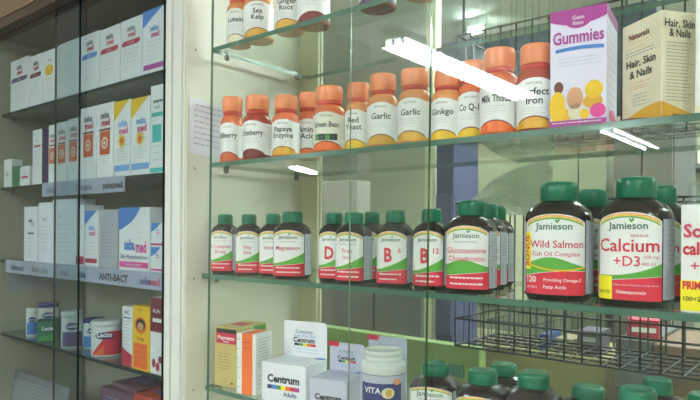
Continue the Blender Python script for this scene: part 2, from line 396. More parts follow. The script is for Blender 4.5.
def logo2(mb, F, w, cx, t, k, c1='gray', c2='inkred', stack=True):
    if stack:
        d_text(mb, F, 'seba', C(c1), cx, t+k*.62, size=k*.8, bold=.03, off=.0007)
        d_text(mb, F, 'med', C(c2), cx+k*.15, t, size=k*.8, bold=.03, off=.0007)
    else:
        d_text(mb, F, 'seba', C(c1), cx-k*.95, t, size=k, bold=.03, off=.0007); d_text(mb, F, 'med', C(c2), cx+k*1.0, t, size=k, bold=.03, off=.0007)
def art_skin(band=None, corner=None, foot=None, sun=None, base2=None, c2='inkred', bandtxt=None):
    def f(mb, fr, w, d, h):
        F = fr['front']
        if corner:
            d_poly(mb, F, C(corner), [(0, h), (0, h*.74), (w*.35, h*.84), (w*.95, h)] if w < h*.7 else [(0, h), (0, h*.6), (w*.45, h*.75), (w*.8, h)])
        k = min(w*.46, h*.16)
        if corner: logo2(mb, F, w, w*.55, h*.56, k, 'skyblue', 'pink')
        else: logo2(mb, F, w, w*.5, h*.70, k)
        if band:
            q = h*.565; d_poly(mb, F, C(band), [(w*.06, q), (w*.82, q), (w*.92, q+h*.03), (w*.92, q+h*.085), (w*.14, q+h*.085), (w*.06, q+h*.05)])
            d_text(mb, F, bandtxt or 'LOTION', C('white'), w*.48, q+h*.025, size=h*.045, width=w*.7, off=.0008)
        if sun:
            cx, cy, rr = w*.5, h*.47, min(w*.4, h*.13)
            if sun == 'square':
                d_band(mb, F, C('sun'), cx-rr, cx+rr, cy-rr*1.2, cy+rr*1.2, 1, .0005)
                d_disc(mb, F, C('tan'), cx, cy, rr*.62, rr*.62, .0007); d_disc(mb, F, C('sun'), cx, cy, rr*.4, rr*.4, .0009); d_disc(mb, F, C('white'), cx, cy, rr*.2, rr*.2, .0011)
                d_band(mb, F, C('brown'), w*.15, w*.85, h*.635, h*.66, 1, .0006)
            else:
                for i in range(10):
                    t = 2*PI*i/10; d_poly(mb, F, C('yellow'), [(cx+rr*.45*math.cos(t-.22), cy+rr*.45*math.sin(t-.22)), (cx+rr*1.1*math.cos(t), cy+rr*1.1*math.sin(t)), (cx+rr*.45*math.cos(t+.22), cy+rr*.45*math.sin(t+.22))], .0006)
                d_disc(mb, F, C('yellow'), cx, cy, rr*.55, rr*.55, .0007); d_disc(mb, F, C('orange'), cx, cy, rr*.3, rr*.3, .0009)
        d_lines(mb, F, C('ltgray'), w*.15, w*.85, h*.22, h*.36 if sun else h*.5, 5, th=h*.008, seed=int(w*1e5))
        if foot: d_band(mb, F, C(foot), w*.05 if foot != 'teal' else 0, w*.97, h*.07, h*.15, 1, .0006)
        R = fr['right']; d_lines(mb, R, C('ltgray'), d*.15, d*.85, h*.2, h*.8, 10, th=h*.008)
    return f
def art_plain(*ops):
    def f(mb, fr, w, d, h):
        for o in ops:
            F = fr[o[0]]; W = {'front': w, 'right': d, 'left': d, 'top': w}[o[0]]; Hh = d if o[0] == 'top' else h
            if o[1] == 'band': d_band(mb, F, C(o[2]), o[3]*W, o[4]*W, o[5]*Hh, o[6]*Hh, 1, o[7] if len(o) > 7 else .0004)
            if o[1] == 'text': d_text(mb, F, o[2], C(o[3]), o[4]*W, o[5]*Hh, size=o[6]*Hh, width=o[7]*W, bold=o[8] if len(o) > 8 else .01, off=.0009, slant=o[9] if len(o) > 9 else 0)
            if o[1] == 'lines': d_lines(mb, F, C(o[2]), o[3]*W, o[4]*W, o[5]*Hh, o[6]*Hh, o[7], th=Hh*.008, off=.0007)
            if o[1] == 'disc': d_disc(mb, F, C(o[2]), o[3]*W, o[4]*Hh, o[5]*W, o[6]*Hh, o[7] if len(o) > 7 else .0006)
            if o[1] == 'poly': d_poly(mb, F, C(o[2]), [(x*W, y*Hh) for x, y in o[3]], o[4] if len(o) > 4 else .0005)
    return f

# ================================================================== the setting
XL_R = S(186, 230, 0).x              # inner left side of the right cabinet
XR_R = .42
XP = S(166.5, 230, 0).x              # left edge of the white post
XL_L = -1.868                        # inner left side of the left cabinet
SZ = [1.834, 1.622, 1.4165, 1.209]; LZ = [1.820, 1.613, 1.410, 1.203]
YB = .30; YBL = .27; ZT = 2.06; ZB = .95
def bx(name, lo, hi, m, mats=None, bev=0):
    mb = MB(); mb.box(lo, hi, m, mats, bev); return struct(name, mb)

M_FLOOR = mat('floor_tiles', (150,145,132), .35, var=.1, scale=3)
M_WALL = mat('shop_wall_paint', (205,203,180), .7, var=.05, scale=2)
M_CEIL = mat('ceiling_paint', (215,215,205), .8, var=.03, scale=2)
RX0, RX1, RY0, RY1, RH = -10.5, 3.2, -13.0, 3.6, 2.75
bx('floor', (RX0, RY0, -.05), (RX1, RY1, 0), M_FLOOR)
bx('ceiling', (RX0, RY0, RH), (RX1, RY1, RH+.05), M_CEIL)
bx('wall_left', (RX0-.1, RY0, 0), (RX0, RY1, RH), M_WALL); bx('wall_right', (RX1, RY0, 0), (RX1+.1, RY1, RH), M_WALL)
bx('wall_back', (RX0, RY1, 0), (RX1, RY1+.1, RH), mat('back_room_paint', (168,172,148), .7, var=.06, scale=2)); bx('wall_front', (RX0, RY0-.1, 0), (RX1, RY0, RH), M_WALL)
# partition that holds the two glazed cabinets
M_BROWNW = wood('brown_veneer', (88,70,52), (62,44,30), .55)
M_TAUPE = mat('taupe_laminate', (118,96,74), .6, var=.12, scale=6)
bx('wall_partition_left', (RX0, 0, 0), (XL_L-.018, .12, RH), M_WALL)
bx('wall_partition_below', (XL_L-.018, 0, 0), (XR_R+.02, .30, ZB-.02), M_CREAM)
bx('wall_partition_right', (XR_R+.02, 0, 0), (RX1, .12, RH), M_WALL)

# white post between the cabinets, with moulded steps
mb = MB(); w = XL_R-XP
mb.box((XP, -.004, .9), (XL_R, YB, RH), M_FRAME, mats=[None, M_CREAM, None, None, None, None])
mb.box((XP+w*.12, -.008, .9), (XP+w*.38, -.0041, RH), M_FRAME); mb.box((XP+w*.5, -.008, .9), (XP+w*.9, -.0041, RH), M_FRAME)
struct('trim_post', mb)
# right cabinet case
M_SIDE = mat('cream_side_panel', (214,212,196), .45, var=.05, scale=7, bump=.04)
mb = MB(); mb.box((XL_R+.0002, -.002, ZB), (XL_R+.003, YB, 2.3), M_SIDE)
for u, v in ((195.5, 49), (194.5, 279), (193.5, 391), (196, 168)):
    q = S(u, v, .012); zz = q.z; yy = .016
    n = 10; mb.add([(XL_R+.0034, yy+.0022*math.cos(2*PI*k/n), zz+.0022*math.sin(2*PI*k/n)) for k in range(n)], [tuple(range(n))], M_METAL)
struct('wall_cabinet_side', mb)
cL = S(305, 230, YB).x; cR = S(331, 230, YB).x
mb = MB()
mb.box((XL_R, YB-.004, ZB), (XL_R+.055, YB+.012, 2.3), M_CREAMD)
mb.box((XL_R, YB-.004, ZB-.02), (XR_R, YB+.012, ZB), M_CREAMD); mb.box((XR_R-.05, YB-.004, ZB), (XR_R, YB+.012, 2.3), M_CREAMD)
struct('trim_back_frame', mb)
bx('trim_cabinet_base', (XL_R, .0, ZB-.02), (XR_R, YB-.005, ZB), M_CREAM)
bx('trim_cabinet_top', (XL_R, .0, 2.3), (XR_R, YB, 2.32), M_CREAM)
bx('wall_cabinet_end', (XR_R, 0, ZB-.02), (XR_R+.018, YB, 2.3), M_SIDE)
bx('wall_above_cabinet', (XL_L-.018, 0.0, 2.33), (XP, .28, RH), M_WALL)
bx('wall_above_right_cabinet', (XL_R, 0.0, 2.33), (XR_R+.02, .28, RH), M_WALL)
mb = MB(); mb.box((XL_R+.055, YB+.002, ZB), (XR_R-.05, YB+.006, 2.3), G_BACK); struct('window_1', mb)
# left cabinet case
M_LCAB = mat('left_cabinet_lining', (176,174,150), .55, var=.06, scale=5)
bx('wall_left_cabinet_side', (XL_L-.018, 0, ZB), (XL_L, YBL, 2.3), M_LCAB)
bx('wall_left_cabinet_back', (XL_L-.018, YBL, ZB), (XP-.012, YBL+.012, 2.3), M_LCAB)
bx('wall_left_cabinet_end', (XP-.012, 0.012, ZB), (XP-.0005, YBL+.012, 2.3), M_LCAB)
bx('trim_left_cabinet_base', (XL_L-.018, 0, ZB-.02), (XP-.0005, YBL, ZB), M_LCAB)
bx('trim_left_cabinet_top', (XL_L-.018, 0.0, 2.031), (XP-.0005, YBL, 2.05), M_TAUPE)
mb = MB(); mb.box((XL_L-.06, -.03, 2.045), (XP-.002, -.0001, 2.329), M_TAUPE); mb.box((XL_L-.06, -.026, 2.022), (XP-.002, .0, 2.0449), M_BROWNW)
mb.box((XL_L-.06, 0, 2.051), (XP-.002, .02, 2.329), M_TAUPE)
struct('trim_header', mb)

# ================================================================== shelves and sliding panes
def shelf(x0, x1, y0, y1, z, gm, em, label, group):
    mb = MB(); mb.box((x0, y0, z-.008), (x1, y1, z), gm, mats=[em, em, em, em, None, None], bev=0)
    o = mb.build('glass_shelf'); tag(o, label, 'shelf', group)
    clips = []
    for cx in (x0+.006, x1-.006):
        for cy in (y0+.03, y1-.04):
            k = MB(); k.lathe([(.5, z-.018), (1, z-.016), (1, z-.0085)], M_METAL, 14, .005, .005, 2, cx=cx, cy=cy); k.build('shelf_pin', o)
    return o
nm = ['topmost glass shelf of the right cabinet, under white-labelled bottles', 'glass shelf of the right cabinet carrying the orange-capped bottles',
      'glass shelf of the right cabinet carrying the row of green-capped bottles', 'lowest visible glass shelf of the right cabinet under the gold carton']
for i, z in enumerate(SZ): shelf((XL_R+.034, XL_R+.034, XL_R+.008, XL_R+.02)[i], XR_R-.004, .03, YB-.012, z, G_SHELF, M_EDGE, nm[i], 'glass shelves of the right cabinet')
nm = ['top glass shelf of the left cabinet, under the tall white skin-care boxes', 'second glass shelf of the left cabinet, under the sunscreen boxes',
      'third glass shelf of the left cabinet, with a price strip along its whole edge', 'lowest glass shelf of the left cabinet, under tubs and the yellow carton']
LSH = []
for i, z in enumerate(LZ): LSH.append(shelf(XL_L+.004, XP-.014, .03, YBL-.012, z, G_SHELFL, M_EDGED, nm[i], 'glass shelves of the left cabinet'))

def pane(x0, x1, y0, z0, z1, gm, eL, eR, label, tilt=0, th=.005):
    mb = MB(); mb.box((x0, y0, z0), (x1, y0+th, z1), gm, mats=[None, eR, None, eL, eR, eR])
    zc = (z0+z1)/2
    mb.v = [((x + (z-1.5)*math.tan(tilt)), y, z) for x, y, z in mb.v]
    o = mb.build('sliding_glass_pane'); tag(o, label, 'glass door'); return o
M_EDGEP = mat('green_pane_edge', (50,82,52), .15, var=.25, scale=25, coat=.5)
pane(S(209, 230, 0).x, S(427.5, 230, 0).x, -.0005, ZB+.001, 2.299, G_PANE, M_EDGE, M_EDGEP, 'clear sliding glass door on the left of the right-hand cabinet, green edge mid-photo', math.radians(.55))
pane(S(350.5, 230, .012).x, XR_R-.002, .009, ZB+.001, 2.299, G_PANE2, M_EDGEL, M_EDGE, 'clear sliding glass door behind, covering the big brown bottles on the right', th=.003)
pane(XL_L+.001, S(78, 230, 0).x, -.0005, ZB+.001, 2.021, G_PANEL, M_EDGED, M_EDGED, 'shade-tinted sliding glass door at the left edge of the photo')
pane(S(55, 230, .012).x, S(163.6, 230, .012).x, .009, ZB+.001, 2.021, G_PANEL, M_EDGED, M_EDGED, 'shade-tinted sliding glass door beside the white post')

# price strips along the left shelf edges
M_STRIP = mat('price_strip', (170,175,192), .4, var=.08, scale=30)
def strip(u0, u1, z, lab, words, h=.034):
    a = S(u0, 230, .026).x; b = S(u1, 230, .026).x
    mb = MB(); mb.box((a, .0255, z-h), (b, .0285, z+.001), M_STRIP, bev=.0004)
    F = lambda s, t, o: Vector((a+s, .0255-o, z-h+t))
    for x, st, c in words: d_text(mb, F, st, C(c), (b-a)*x, h*.27, size=h*.62, bold=.03, sq=1.1)
    mb.build('price_strip', LSH[LZ.index(z)])['label'] = lab
strip(42, 124, LZ[1], 'grey shelf strip below the sunscreen boxes', [(.12, 'med', 'gray'), (.55, 'Skincare', 'gray'), (.88, 'sebamed', 'ink')])
strip(6, 57, LZ[2], 'dull grey shelf strip at the left end of the third shelf', [(.25, 'sebamed', 'inkblue'), (.7, 'Baby care', 'gray')])
strip(57.6, 164, LZ[2], 'pale blue shelf strip under the large baby-care boxes', [(.08, 'med', 'gray'), (.27, 'seba', 'inkblue'), (.58, 'ANTI-BACT', 'ink'), (.86, 'seba', 'purple'), (.93, 'med', 'inkred')])

# ================================================================== left cabinet goods
W = C('white'); PAP = C('paper')
g = 'tall white skin-care boxes on the top left shelf'
Z = LZ[0]
box_at(9.5, 27.5, 63, Z, .036, .05, W, art_skin(band='purple'), 'white skin-care box with a purple band, leftmost on the top shelf', g)
box_at(28.5, 41, 58, Z, .036, .05, W, art_skin(band='brown'), 'white skin-care box with a dark red-brown band', g)
box_at(42, 56, 53, Z, .038, .05, W, art_plain(('front','disc','yellow',.45,.62,.3,.1), ('front','text','med','gray',.5,.78,.08,.6), ('front','lines','ltgray',.15,.85,.2,.45,5)), 'white skin-care box with a yellow round mark', g)
box_at(57, 78.5, 46, Z, .036, .05, W, art_plain(('front','text','seba','ltgray',.5,.74,.08,.6), ('front','text','med','ltgray',.55,.66,.08,.6), ('front','lines','ltgray',.15,.85,.2,.55,6)), 'white skin-care box with a faint grey logo, behind the door edge', g)
box_at(80, 97.5, 37.5, Z, .036, .05, W, art_skin(band='blue', corner=None), 'white skin-care box with a blue band', g)
box_at(98.5, 118.5, 31.5, Z, .036, .05, W, art_skin(band='crimson'), 'white skin-care box with a crimson band, left one of the pair', g)
box_at(119.5, 140.5, 23, Z, .036, .05, W, art_skin(band='crimson', bandtxt='CLEANSER'), 'white skin-care box with a crimson band, right one of the pair', g)
box_at(141.5, 163, 13.5, Z, .036, .05, W, art_skin(corner='blue', foot='magenta'), 'white skin-care box with a blue corner and pink foot, beside the white post', g)
Z = LZ[1]; g = 'boxes on the second left shelf'
box_at(3.5, 11, 160, Z, .036, .03, W, art_plain(('front','text','Rx','inkblue',.5,.4,.2,.6), ('front','lines','ltgray',.15,.85,.2,.3,2)), 'small white box at the far left end of the second shelf', g)
box_at(11.8, 18.8, 167, Z, .036, .03, mat('print_dullgreen', (60,120,80), .5), art_plain(('front','lines','green',.15,.85,.3,.7,3)), 'small green box between two small white boxes', g)
box_at(19.4, 29, 167, Z, .036, .03, W, art_plain(('front','text','med','inkblue',.5,.6,.15,.7), ('front','band','inkred',.2,.85,.38,.5), ('front','lines','ltgray',.15,.85,.15,.3,2)), 'small white box with a red bar right of the small green box', g)
box_at(32, 41.5, 131, Z, .034, .06, W, art_plain(('front','text','seba','gray',.5,.78,.05,.7), ('front','band','inkred',.2,.85,.68,.72), ('front','lines','ltgray',.15,.85,.3,.6,7), ('right','band','purple',.0,1,0,1)), 'tall narrow white box with a purple side on the second shelf', g)
g = 'sunscreen boxes on the second left shelf'
box_at(48, 55.5, 126, Z, .034, .05, W, art_skin(sun='square'), 'white sunscreen box with orange square, leftmost and narrowest', g)
box_at(56, 66.5, 123.5, Z, .034, .05, W, art_skin(sun='square'), 'white sunscreen box with orange square, second from the left', g)
box_at(67.2, 78.3, 120, Z, .034, .05, W, art_skin(sun='square', c2='green'), 'white sunscreen box half hidden behind the door edge', g)
box_at(80, 95.5, 109.5, Z, .034, .05, W, art_skin(sun='square'), 'white sunscreen box with orange square, just right of the door edge', g)
box_at(96.3, 112.5, 105.5, Z, .034, .05, W, art_skin(sun='square'), 'white sunscreen box with orange square next to the yellow-cornered boxes', g)
box_at(113.3, 129.5, 103, Z, .034, .05, W, art_skin(corner='yellow', sun='flower', foot='skyblue'), 'white box with yellow corner and yellow sun, left one', g)
box_at(130.3, 149, 100, Z, .034, .05, W, art_skin(corner='yellow', sun='flower', foot='skyblue'), 'white box with yellow corner and yellow sun, right one', g)
box_at(149.8, 163.5, 87, Z, .032, .05, W, art_plain(('front','band','gray',.2,.9,.80,.83), ('front','text','med','gray',.5,.73,.06,.6), ('front','band','teal',.1,.9,.64,.69), ('front','band','teal',.15,.8,.35,.55), ('front','lines','ltgray',.15,.85,.15,.3,3), ('front','band','teal',0,1,.01,.06)), 'taller white box with teal print beside the white post', g)
Z = LZ[2]; g = 'baby-care boxes on the third left shelf'
box_at(24, 37.5, 207, Z, .036, .05, PAP, art_plain(('front','text','seba','ink',.5,.72,.09,.5,.03), ('front','text','med','inkred',.65,.66,.08,.4,.02), ('front','band','ink',.3,.75,.50,.53), ('front','lines','ltgray',.2,.8,.15,.42,5)), 'plain white box with small dark logo at the left of the third shelf', g)
box_at(38.5, 51.5, 203, Z, .036, .05, PAP, art_plain(('front','text','med','green',.5,.7,.08,.5), ('front','lines','ltgray',.15,.85,.2,.6,7)), 'white box with a green logo behind the pale door glare', g)
box_at(52.5, 76, 200, Z, .038, .05, PAP, art_plain(('front','text','seba','ltgray',.35,.72,.08,.4), ('front','lines','ltgray',.1,.9,.2,.6,7), ('right','band','pink',0,1,.02,.14)), 'wide white box with faint grey print left of the door edge', g)
box_at(79.5, 84, 205, Z, .034, .05, W, art_plain(('front','band','crimson',.0,1,.03,.16), ('front','text','S','inkred',.5,.6,.1,.6)), 'thin white box with a crimson foot just right of the door edge', g)
box_at(85, 97.5, 211, Z, .034, .05, W, art_skin(corner='blue', foot='crimson'), 'white box with blue corner and crimson foot on the third shelf', g)
box_at(98.3, 117.5, 210, Z, .038, .05, mat('print_silver', (176,178,184), .5, var=.05), art_plain(('front','poly','ltgray',[(0,1),(0,.8),(.4,.95),(.6,1)]), ('front','lines','gray',.15,.85,.2,.6,8)), 'plain pale grey box back turned, left of the big blue-cornered box', g)
def art_big(mb, fr, w, d, h):
    F = fr['front']; d_poly(mb, F, C('blue'), [(0, h), (0, h*.64), (w*.12, h*.66), (w*.45, h*.78), (w*.62, h*.9), (w*.72, h)])
    d_text(mb, F, 'seba', C('blue'), w*.36, h*.33, size=h*.24, width=w*.34, bold=.04); d_text(mb, F, 'med', C('pink'), w*.74, h*.30, size=h*.24, width=w*.34, bold=.04)
    d_lines(mb, F, C('ltgray'), w*.6, w*.8, h*.5, h*.6, 2, th=.001)
    d_text(mb, F, 'Baby Wundschutzcreme', C('inkblue'), w*.5, h*.19, size=h*.09, width=w*.85, bold=.01)
    d_band(mb, F, C('pink'), w*.03, w*.97, h*.05, h*.14, 1, .0005); d_text(mb, F, 'BABY RASH CREAM', C('white'), w*.5, h*.075, size=h*.05, width=w*.7, off=.0008)
box_at(119, 149.5, 208, Z, .032, .05, W, art_big, 'large white baby-care box with big blue corner and pink foot', g)
s1 = box_at(150.5, 163.5, 247, Z, .036, .05, W, art_skin(corner='blue', foot='pink'), 'small blue-cornered white box beside the post, lower of the two stacked', g)
h1 = max(v.co.z for v in s1.data.vertices)
box_at(150.5, 163.5, 223, Z+h1, .036, .05, W, art_skin(corner='blue', foot='crimson'), 'small blue-cornered white box beside the post, upper of the two stacked', g)

# tubs on the lowest left shelf
Z = LZ[3]
def tub(uL, uR, vtop, yf, face, body, lidm, logoc, patch, label, lidh=.14, e=2.6, brand='Tub'):
    p, r = place(uL, uR, yf, 1.03); H = S((uL+uR)/2, vtop, p.y).z-Z
    root = empty('product_tub', (p.x, p.y, Z+.0003), facing(p, face)); tag(root, label, 'tub', 'tubs on the lowest left shelf')
    B = MB(); B.lathe([(.92, 0), (.97, .02*H), (1, .05*H), (1, .78*H), (.96, (.99-lidh)*H)], body, 44, r, r*.9, e); B.build('body', root)
    K = MB(); K.lathe([(1.0, (1-lidh)*H), (1.03, (1.005-lidh)*H, 1), (1.03, .97*H, 1), (.97, H)], lidm, 60, r, r*.9, e, rib=.012); K.build('lid', root)
    Lb = MB(); Fn = wrapper(r, r*.9, e)
    for (s0, s1, lo, hi, c) in patch: d_band(Lb, Fn, C(c), s0*r, s1*r, (lambda s, lo=lo: (lo(s/r) if callable(lo) else lo)*H), (lambda s, hi=hi: (hi(s/r) if callable(hi) else hi)*H), 14, .0003)
    d_disc(Lb, Fn, C('navy'), 0, .60*H, r*.62, .10*H, .0006); d_text(Lb, Fn, 'Lacto', C('white'), 0, .57*H, width=r*1.0, bold=.04, off=.0009)
    Lb.build('label', root); return root
tub(26.5, 38.5, 308, .05, 0, M_WBOT, M_WBOT, 'navy', [(-.9, .9, .06, .5, 'blue')], 'small white tub with blue base, leftmost on the lowest shelf')
tub(38, 60, 303, .10, 0, M_WBOT, C('navy'), 'navy', [(-.9, .9, .06, .5, 'skyblue')], 'white tub with navy blue lid behind the green tub')
tub(37.5, 63, 320, .036, 5, mat('print_tubgreen', (30,110,75), .4, var=.25, scale=50), C('dkgreen'), 'navy', [(-.9, .7, .06, (lambda s: .2+.3*(s+1)/2), 'green')], 'green tub standing in front of the navy-lidded white tub')
tub(61.5, 84.5, 311, .036, 0, M_WBOT, M_WBOT, 'navy', [(-.95, .95, .05, .45, 'purple')], 'white and mauve tub crossed by the dark door edge')
tub(84, 106, 318, .07, 10, M_WBOT, C('navy'), 'navy', [(-.95, .95, .05, .42, 'blue')], 'white and blue tub with navy lid behind the red tub')
tub(91.5, 123, 320, .034, 8, M_WBOT, M_WBOT, 'navy', [(-.9, 1.5, .06, (lambda s: max(.07, min(.72, .07+.9*(s+.9)*.6 if s < .1 else .72))), 'red'), (-.75, -.05, .06, (lambda s: max(.07, .06+.4*(s+.75))), 'orange')], 'large white tub with red printed front')
g = 'cartons beside the white post on the lowest left shelf'
box_at(123, 132.8, 306, Z, .036, .05, W, art_plain(('front','text','MED','ink',.5,.88,.07,.8), ('front','band','navy',.1,.9,.80,.82), ('front','lines','gray',.15,.85,.3,.75,9), ('front','poly','crimson',[(0,0),(1,0),(1,.2),(0,.3)])), 'narrow white carton with crimson foot between red tub and yellow carton', g)
box_at(133.3, 150, 305, Z, .032, .045, C('yellow'), art_plain(('front','band','orange',.08,.9,.03,.42), ('front','disc','orange',.5,.70,.36,.13,.0005), ('front','disc','ink',.5,.71,.28,.09,.0007), ('front','disc','skin',.5,.685,.18,.06,.0009), ('front','text','Junior','red',.5,.92,.06,.8), ('front','lines','red',.15,.8,.08,.38,4), ('front','text','Omega','maroon',.5,.47,.07,.8), ('right','lines','brown',.2,.8,.05,.9,14)), 'bright yellow and orange carton with a round picture, on the lowest left shelf', g)
box_at(151, 164, 297, Z, .034, .05, C('white'), art_plain(('front','band','maroon',0,1,.55,1), ('front','text','IRON','white',.5,.80,.07,.8), ('front','band','white',.2,1,.68,.73,.0007), ('front','disc','crimson',.3,.14,.14,.06), ('front','disc','crimson',.6,.1,.14,.06), ('front','disc','maroon',.78,.2,.13,.05)), 'dark red and white carton tight against the white post', g)

# leaning paper slips and things on the cabinet floor
def sheet(name, corners, m, label, cat='note', group=None, lines=0, ink='gray', th=.0006, heading=None):
    c = [Vector(p) for p in corners]; ex = c[1]-c[0]; ey = c[3]-c[0]; nrm = ex.cross(ey).normalized()
    mb = MB(); nx = 10; V = []; 
    for j in range(5):
        for i in range(nx+1):
            a, b_ = i/nx, j/4; V.append(c[0]+ex*a+ey*b_+nrm*(.0015*math.sin(a*5)*math.sin(b_*3)))
    Fc = [(j*(nx+1)+i, j*(nx+1)+i+1, (j+1)*(nx+1)+i+1, (j+1)*(nx+1)+i) for j in range(4) for i in range(nx)]
    mb.add(V, Fc, m, True); mb.add([p-nrm*th for p in V], [f[::-1] for f in Fc], m, True)
    F = lambda s, t, o: c[0]+ex*(s/ex.length)+ey*(t/ey.length)+nrm*(.0016+o)
    r = random.Random(5)
    for k in range(lines):
        t = ey.length*(.88-.8*k/max(1, lines)); s = ex.length*.08
        while s < ex.length*(.72+.2*r.random()):
            w_ = ex.length*(.04+.1*r.random()); d_band(mb, F, C(ink), s, s+w_, t, t+ey.length*.022, 1, .0003); s += w_+ex.length*.025
    if heading: d_text(mb, F, heading, C(ink), ex.length*.5, ey.length*.86, width=ex.length*.8, bold=.02)
    return tag(mb.build(name), label, cat, group)
M_SLIP = mat('thin_paper', (216,216,222), .6, var=.06, scale=20)
x0 = XL_R+.0042
pa = S(186, 100, .0); 
sheet('paper_note', [(x0, .004, S(186, 153, 0).z), (x0, .098, S(186, 153, 0).z-.006), (x0, .098, S(186, 99, 0).z-.012), (x0, .004, S(186, 97, 0).z)][::1], M_SLIP, 'white handwritten paper note taped to the cream side panel', 'note', None, 8, 'slipink')
yq = YBL-.02
a = S(9, 400, .1); 
M_SLIPG = mat('grey_paper', (150,152,150), .6, var=.08, scale=20)
q0, q1 = S(7, 368, .06), S(60, 360, .06)
sheet('printed_leaflet', [(q0.x-.01, .05, ZB+.0015), (q1.x+.02, .05, ZB+.0015), (q1.x+.02, .075, q1.z), (q0.x-.01, .075, q0.z-.004)], M_SLIPG, 'printed leaflet leaning below the lowest left shelf', 'leaflet', None, 11, 'gray', heading='IMPORTANT NOTICE')
q0, q1 = S(2, 300, .05), S(32, 303, .05)
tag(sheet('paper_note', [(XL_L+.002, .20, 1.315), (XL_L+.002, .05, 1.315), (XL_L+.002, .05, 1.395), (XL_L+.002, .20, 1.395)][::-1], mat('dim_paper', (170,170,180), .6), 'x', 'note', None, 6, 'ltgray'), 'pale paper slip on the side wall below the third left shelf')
g = 'packs lying at the foot of the left cabinet'
def pack(x0_, x1_, y0_, y1_, z0_, z1_, m, art, label, rot=0):
    return carton('product_pack', x1_-x0_, y1_-y0_, z1_-z0_, (x0_, y0_, z0_), rot, m, art, label, 'pack', g)
zc = S(120, 394, .05).z
pack(-1.345, -1.20, .05, .2, ZB, S(100, 386, .05).z, mat('print_mauve', (120,80,100), .5, var=.3, scale=25), art_plain(('front','band','purple',.1,.6,.7,.9), ('front','lines','ltgray',.15,.85,.3,.9,6), ('top','band','ltgray',.1,.5,.3,.6)), 'mauve pack at the foot of the left cabinet')
pack(-1.195, -1.035, .045, .2, ZB, S(130, 391, .05).z, mat('print_redorange', (190,60,36), .5, var=.2, scale=25), art_plain(('front','band','orange',.0,1,.8,.94), ('front','text','DAILY','white',.5,.5,.2,.7), ('top','band','purple',.1,.6,.2,.5)), 'red and orange pack at the foot of the left cabinet beside the post')
pack(-1.33, -1.22, .07, .18, S(100, 386, .05).z+.0003, S(85, 373, .07).z, mat('print_dimrose', (105,60,72), .5, var=.35, scale=20), art_plain(('front','lines','ltgray',.1,.9,.3,.8,3), ('top','band','purple',.2,.8,.3,.7)), 'dim rose pack lying on top of the mauve pack')

# ================================================================== right cabinet goods
g = 'white-labelled amber bottles on the top right shelf'; Z = SZ[0]; HB = .108
amber_bottle(225, 250, 0, Z, .036, 20, ['Lutein'], 'white-labelled bottle at the left end of the top right shelf', g, M_AMBER3, 'tan', HB)
amber_bottle(242, 273, 0, Z, .034, 6, ['Kelp', 'Sea'][::-1], 'bottle lettered Sea Kelp on the top right shelf', g, M_AMBER3, 'capsule', HB, back=1)
amber_bottle(273, 303, 0, Z, .036, 14, ['Ginger', 'Root'], 'bottle lettered Ginger Root on the top right shelf', g, M_AMBER3, 'capsule', HB)
amber_bottle(295, 329, 0, Z, .036, 0, ['Cranberry'], 'amber bottle right of the Ginger Root bottle, reddish base over the shelf edge', g, M_AMBER2, 'berry', HB)
amber_bottle(357, 395, 0, Z, .036, 0, ['Zinc'], 'bottle with dark purple base on the top shelf, seen from below', g, M_AMBER2, 'purple', HB)
amber_bottle(401, 440, 0, Z, .036, 0, ['Selenium'], 'bottle with golden brown base on the top shelf near the door edge', g, M_AMBER3, 'capsule', HB)
amber_bottle(445, 485, 0, Z, .06, 0, ['Biotin'], 'amber bottle on the top shelf just right of the green door edge', g, M_AMBER, 'capsule', HB)

g = 'orange-capped bottles on the second right shelf'; Z = SZ[1]
amber_bottle(219.5, 244, 98, Z, .045, 26, ['Bilberry'], 'first orange-capped bottle at the left end of its shelf', g, M_AMBER, 'sun')
amber_bottle(242, 271.5, 97, Z, .036, 26, ['Cranberry'], 'orange-capped bottle with dark red contents, second from the left', g, M_AMBER2, 'berry')
amber_bottle(271, 299.5, 97, Z, .036, 14, ['Papaya', 'Enzyme'], 'orange-capped bottle lettered Papaya Enzyme', g, M_AMBER, 'capsule')
amber_bottle(296, 320, 94, Z, .085, 8, ['Amino', 'Acid'], 'orange-capped bottle set back between Papaya Enzyme and Green Bean', g, M_AMBER, 'orange')
amber_bottle(312, 345, 88, Z, .036, 12, ['Green Bean'], 'orange-capped bottle with green beans on a cream label', g, M_AMBER, 'orange', pic='beans')
amber_bottle(344, 371, 84.5, Z, .048, 24, ['Red', 'Yeast'], 'narrow orange-capped bottle left of the two garlic bottles', g, M_AMBER3, 'yellow')
amber_bottle(366, 398, 76, Z, .036, 8, ['Garlic'], 'orange-capped bottle lettered Garlic, left one', g, M_AMBER3, 'capsule')
amber_bottle(396.5, 431, 71, Z, .036, 16, ['Garlic'], 'orange-capped bottle lettered Garlic, right one by the green door edge', g, M_AMBER3, 'capsule')
amber_bottle(430, 462, 72, Z, .05, 20, ['Ginkgo'], 'orange-capped bottle just right of the green door edge', g, M_AMBER3, 'yellow')
amber_bottle(456, 488, 63, Z, .062, 8, ['Co Q-10'], 'orange-capped bottle lettered Co Q-10, partly behind Milk Thistle', g, M_AMBER, 'yellow')
amber_bottle(478.5, 518, 51, Z, .036, 12, ['Milk Thistle'], 'orange-capped bottle lettered Milk Thistle', g, M_AMBER, 'orange')
amber_bottle(515, 556, 47, Z, .036, 6, ['Perfect', 'Iron'], 'orange-capped bottle lettered Perfect Iron beside the purple box', g, M_AMBER2, 'capsule')

